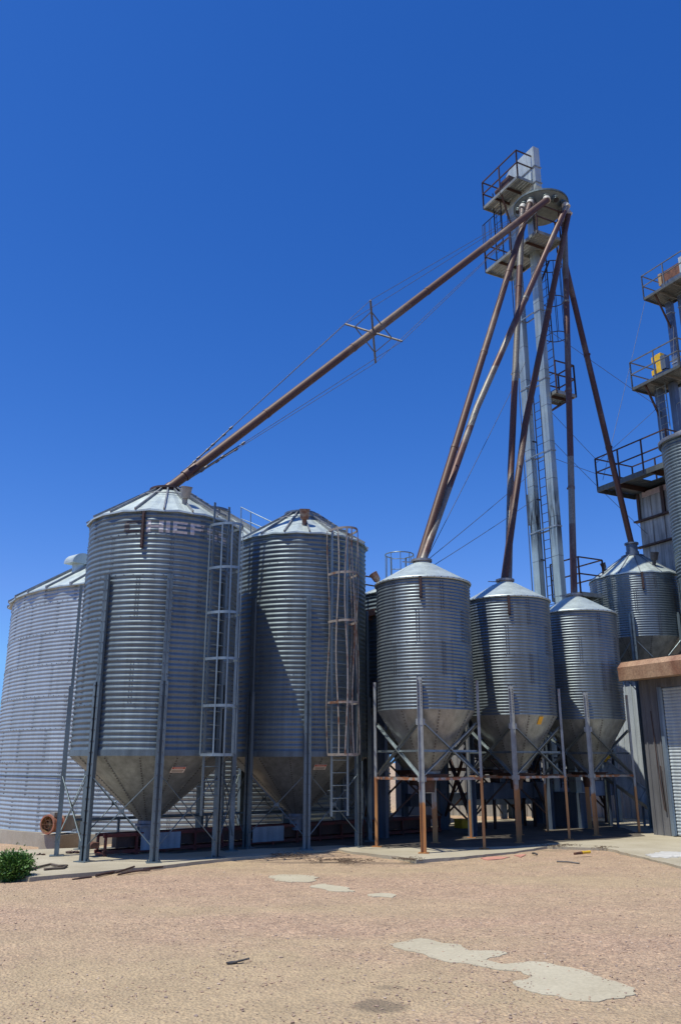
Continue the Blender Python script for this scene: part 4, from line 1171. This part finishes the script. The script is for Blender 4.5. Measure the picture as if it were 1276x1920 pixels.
# dark horizontal conveyor trough behind the hoppers
def back_conveyor():
    a, b = Vector((3.6, 23.3, .95)), Vector((8.0, 26.4, .95)); d = (b-a).normalized(); s_ = d.cross(UP).normalized()
    root = thing('drag_conveyor', (a.x, a.y, 0), 'dark level drag conveyor on legs behind the small hoppers', 'conveyor')
    mb = MB(); mb.frame((a+b)/2, d, s_, UP, (b-a).length/2, .22, .2)
    for i in range(7): mb.frame(a.lerp(b, (i+.5)/7), d, s_, UP, .02, .24, .22)
    mb.build('trough', M['leg_dark'], root)
    for f in (.08, .36, .64, .92):
        for k in (-1, 1):
            p = a.lerp(b, f) + s_*k*.18; mb = MB(); mb.frame(Vector((p.x, p.y, .375)), d, s_, UP, .03, .03, .375); mb.build('leg', M['rust_dark'], root)
    mb = MB()
    for k in (-1, 1):
        for z in (1.45, 1.75): mb.bar(a + s_*k*.24 + UP*(z-.95), b + s_*k*.24 + UP*(z-.95), .03, .03)
        for i in range(5): p = a.lerp(b, i/4) + s_*k*.24; mb.bar(Vector((p.x, p.y, 1.1)), Vector((p.x, p.y, 1.76)), .03, .03)
    mb.build('railing', M['rust_dark'], root)
back_conveyor()

# open braced frame further back
def braced_frame():
    a, b = Vector((1.9, 26.2, 0)), Vector((7.2, 28.6, 0)); d = (b-a).normalized(); out = Vector((d.y, -d.x, 0)); n = 5; H = 2.9
    root = thing('braced_frame', a, 'dark steel frame with crossed braces standing before the white ribbed shed', 'steel frame')
    for i in range(n+1):
        p = a.lerp(b, i/n); mb = MB(); mb.frame(p + UP*H/2, d, out, UP, .085, .06, H/2); mb.build('post', M['leg_dark'], root)
    for i in range(n):
        p, q = a.lerp(b, i/n) + d*.085, a.lerp(b, (i+1)/n) - d*.085
        for z0, z1 in ((.15, 1.45), (1.5, 2.8)):
            mb = MB(); mb.bar(p + UP*z0, q + UP*z1, .035, .035, out); mb.bar(p + UP*z1 + out*.04, q + UP*z0 + out*.04, .035, .035, out); mb.build('brace', M['rust_blue'], root)
    for z in (1.475, H - .1):
        mb = MB(); mb.bar(a + UP*z + out*.09, b + UP*z + out*.09, .06, .10); mb.build('beam', M['rust_dark'], root)
    mb = MB(); mb.bar(a + UP*.62 + out*.2, b + UP*.62 + out*.2, .3, .36); mb.build('trough', M['leg_dark'], root)
braced_frame()

# rusty catwalk bridging the rear
def catwalk():
    root = thing('catwalk', (0.75, 21.6, 0), 'short rusty catwalk between the caged ladder bin and the shaded hopper', 'catwalk')
    mb = MB(); a, b = P(640, 1160, 21.0), P(702, 1150, 21.0)
    d = (b-a).normalized()
    mb.bar(a, b, .5, .16); mb.bar(a - UP*.1, b - UP*.1, .1, .12); mb.build('deck', M['rust'], root)
    mb = MB(); t0, t1 = P(672, 1078, 20.9), P(706, 1084, 21.4)
    for z in (0, -.22): mb.tube([t0 + UP*z, t1 + UP*z], .02, 6)
    for p in (t0, t1): mb.tube([p, p - UP*1.0], .02, 6)
    mb.build('railing', M['rust_dark'], root)
    for p in (a + d*.1, b - d*.1):
        mb = MB(); mb.bar(Vector((p.x, p.y+.2, 0)), Vector((p.x, p.y+.2, p.z-.17)), .09, .09); mb.build('post', M['leg_dark'], root)
catwalk()
# cage top peeping above the near hopper roof
def peep():
    root = thing('caged_ladder', (1.55, 22.0, 0), 'galvanised ladder cage top peeping over the nearest small hopper roof', 'ladder')
    b = Vector((1.5, 21.15, 0)); straight_ladder(root, b, 3.0, 6.75, Vector((1, 0, 0)), Vector((0, -1, 0)), M['rail_g'], (4.6, 6.75))
    return root
peep()

# ------------------------------------------------------------------ floor conveyor under the tall bins
def floor_conveyor():
    a, b = Vector((-4.52, 16.82, 0)), Vector((2.4, 22.5, 0)); d = (b-a).normalized(); s_ = d.cross(UP).normalized(); L = (b-a).length
    root = thing('floor_conveyor', a, 'long red framed conveyor lying on the slab under the tall bins', 'conveyor')
    q = lambda t, s, z: a + d*t + s_*s + UP*z
    mb = MB()
    for k in (-1, 1):
        for z in (.07, .36): mb.bar(q(0, k*.17, z), q(L, k*.17, z), .05, .06)
    for i in range(15):
        t = .05 + i*(L-.1)/14
        for k in (-1, 1): mb.bar(q(t, k*.17, .04), q(t, k*.17, .39), .04, .05, s_)
        mb.bar(q(t, -.2, .03), q(t, .2, .03), .06, .05)
    mb.build('frame', M['redframe'], root)
    mb = MB(); mb.frame(q(L/2, 0, .23), d, s_, UP, L/2-.3, .10, .10); mb.build('trough', M['rust_dark'], root)
    for (t0, t1) in ((.75, 1.6), (3.3, 4.1)):
        mb = MB(); mb.frame(q((t0+t1)/2, .205, .22), d, s_, UP, (t1-t0)/2, .006, .15); mb.build('side_panel', M['panelblue'], root)
    mb = MB(); mb.frame(q(-.14, 0, .2), d, s_, UP, .08, .16, .05); mb.tube([q(-.2, -.2, .2), q(-.2, .2, .2)], .05, 12); mb.build('tail_roller', M['rust'], root)
    # level pipe running with it
    mb = MB(); mb.tube([q(-.3, -.5, .62), q(L*.75, -.5, .62)], .03, 10)
    mb.build('air_pipe', M['leg'], root)
    for t in (.6, 2.6, 4.6):
        mb = MB(); mb.bar(q(t, -.5, 0), q(t, -.5, .6), .04, .04, s_); mb.build('pipe_stand', M['leg'], root)
floor_conveyor()

# ------------------------------------------------------------------ aeration fan on the big bin
def fan():
    p = P(98, 1545, 20.2); g = -.24
    ax = Vector((-.42, -.91, 0)).normalized(); sd = Vector((ax.y, -ax.x, 0))
    root = thing('aeration_fan', (p.x, p.y, g), 'orange round aeration fan at the foot of the huge bin', 'fan')
    mb = MB(); N = 28
    def ringv(o, r): return [p + ax*o + (sd*math.cos(2*PI*k/N) + UP*math.sin(2*PI*k/N))*r for k in range(N)]
    prof = [(.16, .175), (.16, .21), (.12, .216), (.07, .185), (-.16, .178), (-.19, .2), (-.21, .2)]
    vs = []
    for o, r in prof: vs += ringv(o, r)
    mb.add(vs, [(i*N+k, i*N+(k+1) % N, (i+1)*N+(k+1) % N, (i+1)*N+k) for i in range(len(prof)-1) for k in range(N)], 0, False)
    vs = ringv(.16, .175) + ringv(-.05, .165)
    mb.add(vs, [(k, N+k, N+(k+1) % N, (k+1) % N) for k in range(N)], 1, True); mb.add(ringv(-.06, .165), [tuple(range(N))], 1)
    mb.build('housing', [M['orange'], M['fan_in']], root)
    mb = MB(); mb.tube([p - ax*.05, p + ax*.07], [.05, .04], 14)
    for k in range(7):
        u = 2*PI*k/7; dr = sd*math.cos(u) + UP*math.sin(u); tn = -sd*math.sin(u) + UP*math.cos(u)
        mb.frame(p - ax*.0 + dr*.10, dr, (tn + ax*.6).normalized(), (ax - tn*.6).normalized(), .06, .038, .003)
    mb.build('impeller', M['tan'], root)
    mb = MB(); mb.torus(p + ax*.15, .165, .005, 28, 0, sd, UP); mb.torus(p + ax*.15, .09, .005, 28, 0, sd, UP)
    for k in range(3): u = PI*k/3; dr = sd*math.cos(u) + UP*math.sin(u); mb.tube([p + ax*.155 - dr*.17, p + ax*.155 + dr*.17], .004, 5)
    mb.build('guard', M['rust'], root)
    mb = MB(); mb.frame(p - ax*.36 , ax, sd, UP, .15, .15, .17); e2 = Vector((-4.3, 26.65, p.z)) - p; e2.normalize(); mb.bar(p - ax*.45, p - ax*.3 + e2*1.6, .28, .28)
    mb.frame(p - ax*.02 + UP*.2 - sd*.05, ax, sd, UP, .1, .07, .05); mb.build('duct', M['vent'], root)
    bl = thing('concrete_block', (p.x + .12, p.y + .35, g), 'concrete block carrying the orange fan', 'block')
    mb = MB(); c_ = Vector((p.x + .12, p.y + .30, (p.z - .23 + g)/2)); mb.frame(c_, ax, sd, UP, .36, .28, (p.z - .23 - g)/2+.0); mb.build('block', M['conc_old'], bl)
M['fan_in'] = plain('fan_throat', (.30, .17, .08), .6)
fan()

# ------------------------------------------------------------------ shrub and small litter
def shrub():
    g = G(22, 1655, -.1); g.z = gz(g.x, g.y)
    root = thing('shrub', g, 'dense small green shrub at the left end of the slab', 'shrub')
    st = MB(); lf = MB()
    clumps = []
    ctr_ = g + UP*.19
    for i in range(110):
        dr = Vector((random.gauss(0, 1), random.gauss(0, 1), random.gauss(.25, .9))).normalized()
        tip = ctr_ + Vector((dr.x*.24, dr.y*.23, dr.z*.20))*random.uniform(.72, 1.08)
        if tip.z < g.z + .03: tip.z = g.z + .03
        st.tube([g, g.lerp(ctr_, .7) + dr*.06, tip], [.010, .006, .003], 5); clumps.append((tip, dr))
    for tip, dr in clumps:
        for k in range(110):
            off = Vector((random.gauss(0, 1), random.gauss(0, 1), random.gauss(0, 1)))*.045
            p = tip + off - dr*random.uniform(0, .10)
            if p.z < g.z + .01: continue
            d1 = (dr + Vector((random.uniform(-1, 1), random.uniform(-1, 1), random.uniform(-.3, 1)))*.9).normalized()
            s1_ = d1.cross(Vector((random.uniform(-1, 1), random.uniform(-1, 1), random.uniform(-1, 1)))).normalized()
            l_, w_ = random.uniform(.03, .055), random.uniform(.008, .014)
            lf.add([p, p + d1*l_*.5 + s1_*w_, p + d1*l_, p + d1*l_*.5 - s1_*w_], [(0, 1, 2, 3)])
    st.build('stems', M['stem'], root); lf.build('foliage', M['leaf'], root)
shrub()

def rod(p0, p1, r, name, label, cat, mat, group=None, n=10):
    mb = MB(); mid = (p0+p1)/2; mb.tube([p0, p0.lerp(p1, .5) + UP*random.uniform(0, .01), p1], [r, r*1.04, r], n); mb.tube([p0, p0 + (p1-p0)*.04], r*1.12, n)
    return tag(mb.build(name, mat, None, mid), label, cat, group)
PG = 'rusty pipe offcuts along the slab edge'
def on(x, y, z=-.02): p = G(x, y, 0); return Vector((p.x, p.y, z))
rod(on(137, 1643, -.05), on(172, 1638, -.05), .016, 'pipe_offcut', 'rusty pipe offcut lying farthest left along the slab edge', 'pipe', M['rust_dark'], PG)
rod(on(181, 1638, -.03), on(214, 1631, -.03), .02, 'pipe_offcut', 'short thick rusty pipe offcut between the lone left piece and the heap', 'pipe', M['rust_dark'], PG)
rod(on(218, 1635, -.01), on(252, 1627, .02), .014, 'pipe_offcut', 'rusty pipe offcut lying across the heap with its end raised', 'pipe', M['rust_dark'], PG)
rod(on(222, 1636, -.03), on(275, 1628, -.02), .014, 'pipe_offcut', 'long rusty pipe offcut at the bottom of the heap', 'pipe', M['rust_dark'], PG)
rod(on(240, 1634, -.01), on(282, 1631, .0), .014, 'pipe_offcut', 'thin rusty pipe offcut on the front of the heap', 'pipe', M['rust_dark'], PG)
rod(on(270, 1629, -.01), on(305, 1624, -.01), .017, 'pipe_offcut', 'rusty pipe offcut lying farthest right along the slab edge', 'pipe', M['rust_dark'], PG)
# hose on slab
mb = MB(); hp = [on(58, 1632, .02), on(75, 1628, .025), on(95, 1624, .03), on(110, 1627, .03), on(126, 1626, .025), on(118, 1630, .02), on(98, 1631, .02), on(78, 1633, .02)]
full = []
for i in range(len(hp)-1):
    for k in range(4): full.append(hp[i].lerp(hp[i+1], k/4))
mb.tube(full, .02, 8); tag(mb.build('hose', M['plank'], None, hp[0]), 'brown hose loop lying on the slab beside the shrub', 'hose')
def clod(x, y, n, s, name, label, cat, mat, zbase=0.0, group=None):
    g = G(x, y, 0); g.z = zbase; mb = MB()
    for i in range(n): 
        r = s*random.uniform(.35, .7); blob(mb, g + Vector((random.uniform(-s, s)*1.6, random.uniform(-s, s), r*.4)), r*1.4, r, r*.6, random.uniform(0, 6), .35)
    return tag(mb.build(name, mat, None, g), label, cat, group)
clod(78, 1603, 5, .05, 'rust_lump', 'dark rusty lump on the slab left of the lettered bin legs', 'debris', M['rust_dark'])
clod(135, 1600, 10, .07, 'rust_scrap', 'heap of rusty scrap on the slab between the left legs', 'debris', M['rust_dark'])
clod(205, 1614, 3, .035, 'clamp', 'small dark clamp standing on the slab before the conveyor', 'debris', M['bolt'])
g = G(443, 1808, -.04); mb = MB(); z = gz(g.x, g.y)
blob(mb, Vector((g.x-.04, g.y, z+.012)), .07, .03, .016, .4); blob(mb, Vector((g.x+.03, g.y+.03, z+.02)), .05, .016, .012, .9); mb.tube([Vector((g.x, g.y, z+.02)), Vector((g.x+.11, g.y+.05, z+.035))], .008, 6)
tag(mb.build('broken_bracket', M['bolt'], None, Vector((g.x, g.y, z))), 'small dark broken bracket lying alone on the open gravel', 'debris')
g0, g1 = G(1076, 1604, 0), G(1105, 1601, 0)
t = thing('hand_tool', g0 + UP*.0, 'yellow handled hand tool lying on the gravel at right', 'tool')
mb = MB(); mb.tube([g0 + UP*.03, g0.lerp(g1, .5) + UP*.035], [.022, .026], 8); mb.build('tool_head', M['rust'], t)
mb = MB(); mb.tube([g0.lerp(g1, .48) + UP*.035, g0.lerp(g1, .7) + UP*.035, g1 + UP*.035], [.03, .024, .028], 10); mb.build('handle', M['yellow'], t)
rod(on(1043, 1614, -.01), on(1085, 1617, -.015), .012, 'stick', 'dark stick lying on the gravel below the yellow tool', 'stick', M['bolt'])
rod(on(998, 1600, .0), on(1006, 1602, .0), .018, 'stick', 'short dark stub lying at the gravel edge left of the yellow tool', 'stick', M['bolt'])
yb = thing('yellow_crate', G(865, 1553, 0), 'small yellow crate on the dark floor behind the small hoppers', 'crate')
yp = G(865, 1553, 0); mb = MB(); mb.frame(yp + UP*.11, D1, D2, UP, .17, .12, .10); mb.build('crate_body', M['yellow'], yb)
mb = MB(); mb.frame(yp + UP*.225, D1, D2, UP, .185, .135, .012); mb.build('rim', M['yellow'], yb)
# dark swept-up plant litter near the slab edge
mb = MB()
for (cx, cy, sx, sy, n) in ((540, 1604, 42, 5, 300), (640, 1613, 70, 5, 420), (765, 1611, 28, 3, 160), (1050, 1586, 40, 3, 220), (1130, 1590, 22, 4, 120)):
    for i in range(n):
        g = G(random.gauss(cx, sx*.5), random.gauss(cy, sy*.5), 0)
        a = random.uniform(0, PI); l = random.uniform(.03, .09); z = max(gz(g.x, g.y), -.02) + random.uniform(.012, .03)
        if mnoise.noise(Vector((g.x*3, g.y*3, 2))) < -.1: continue
        p = Vector((g.x, g.y, z)); q = p + Vector((math.cos(a)*l, math.sin(a)*l, random.uniform(-.01, .02))); mb.tube([p, q], random.uniform(.002, .005), 4, False)
tag(mb.build('plant_litter', M['litter'] if 'litter' in M else M['stem'], None), 'dark dry stalks swept along the slab edge', kind='stuff')
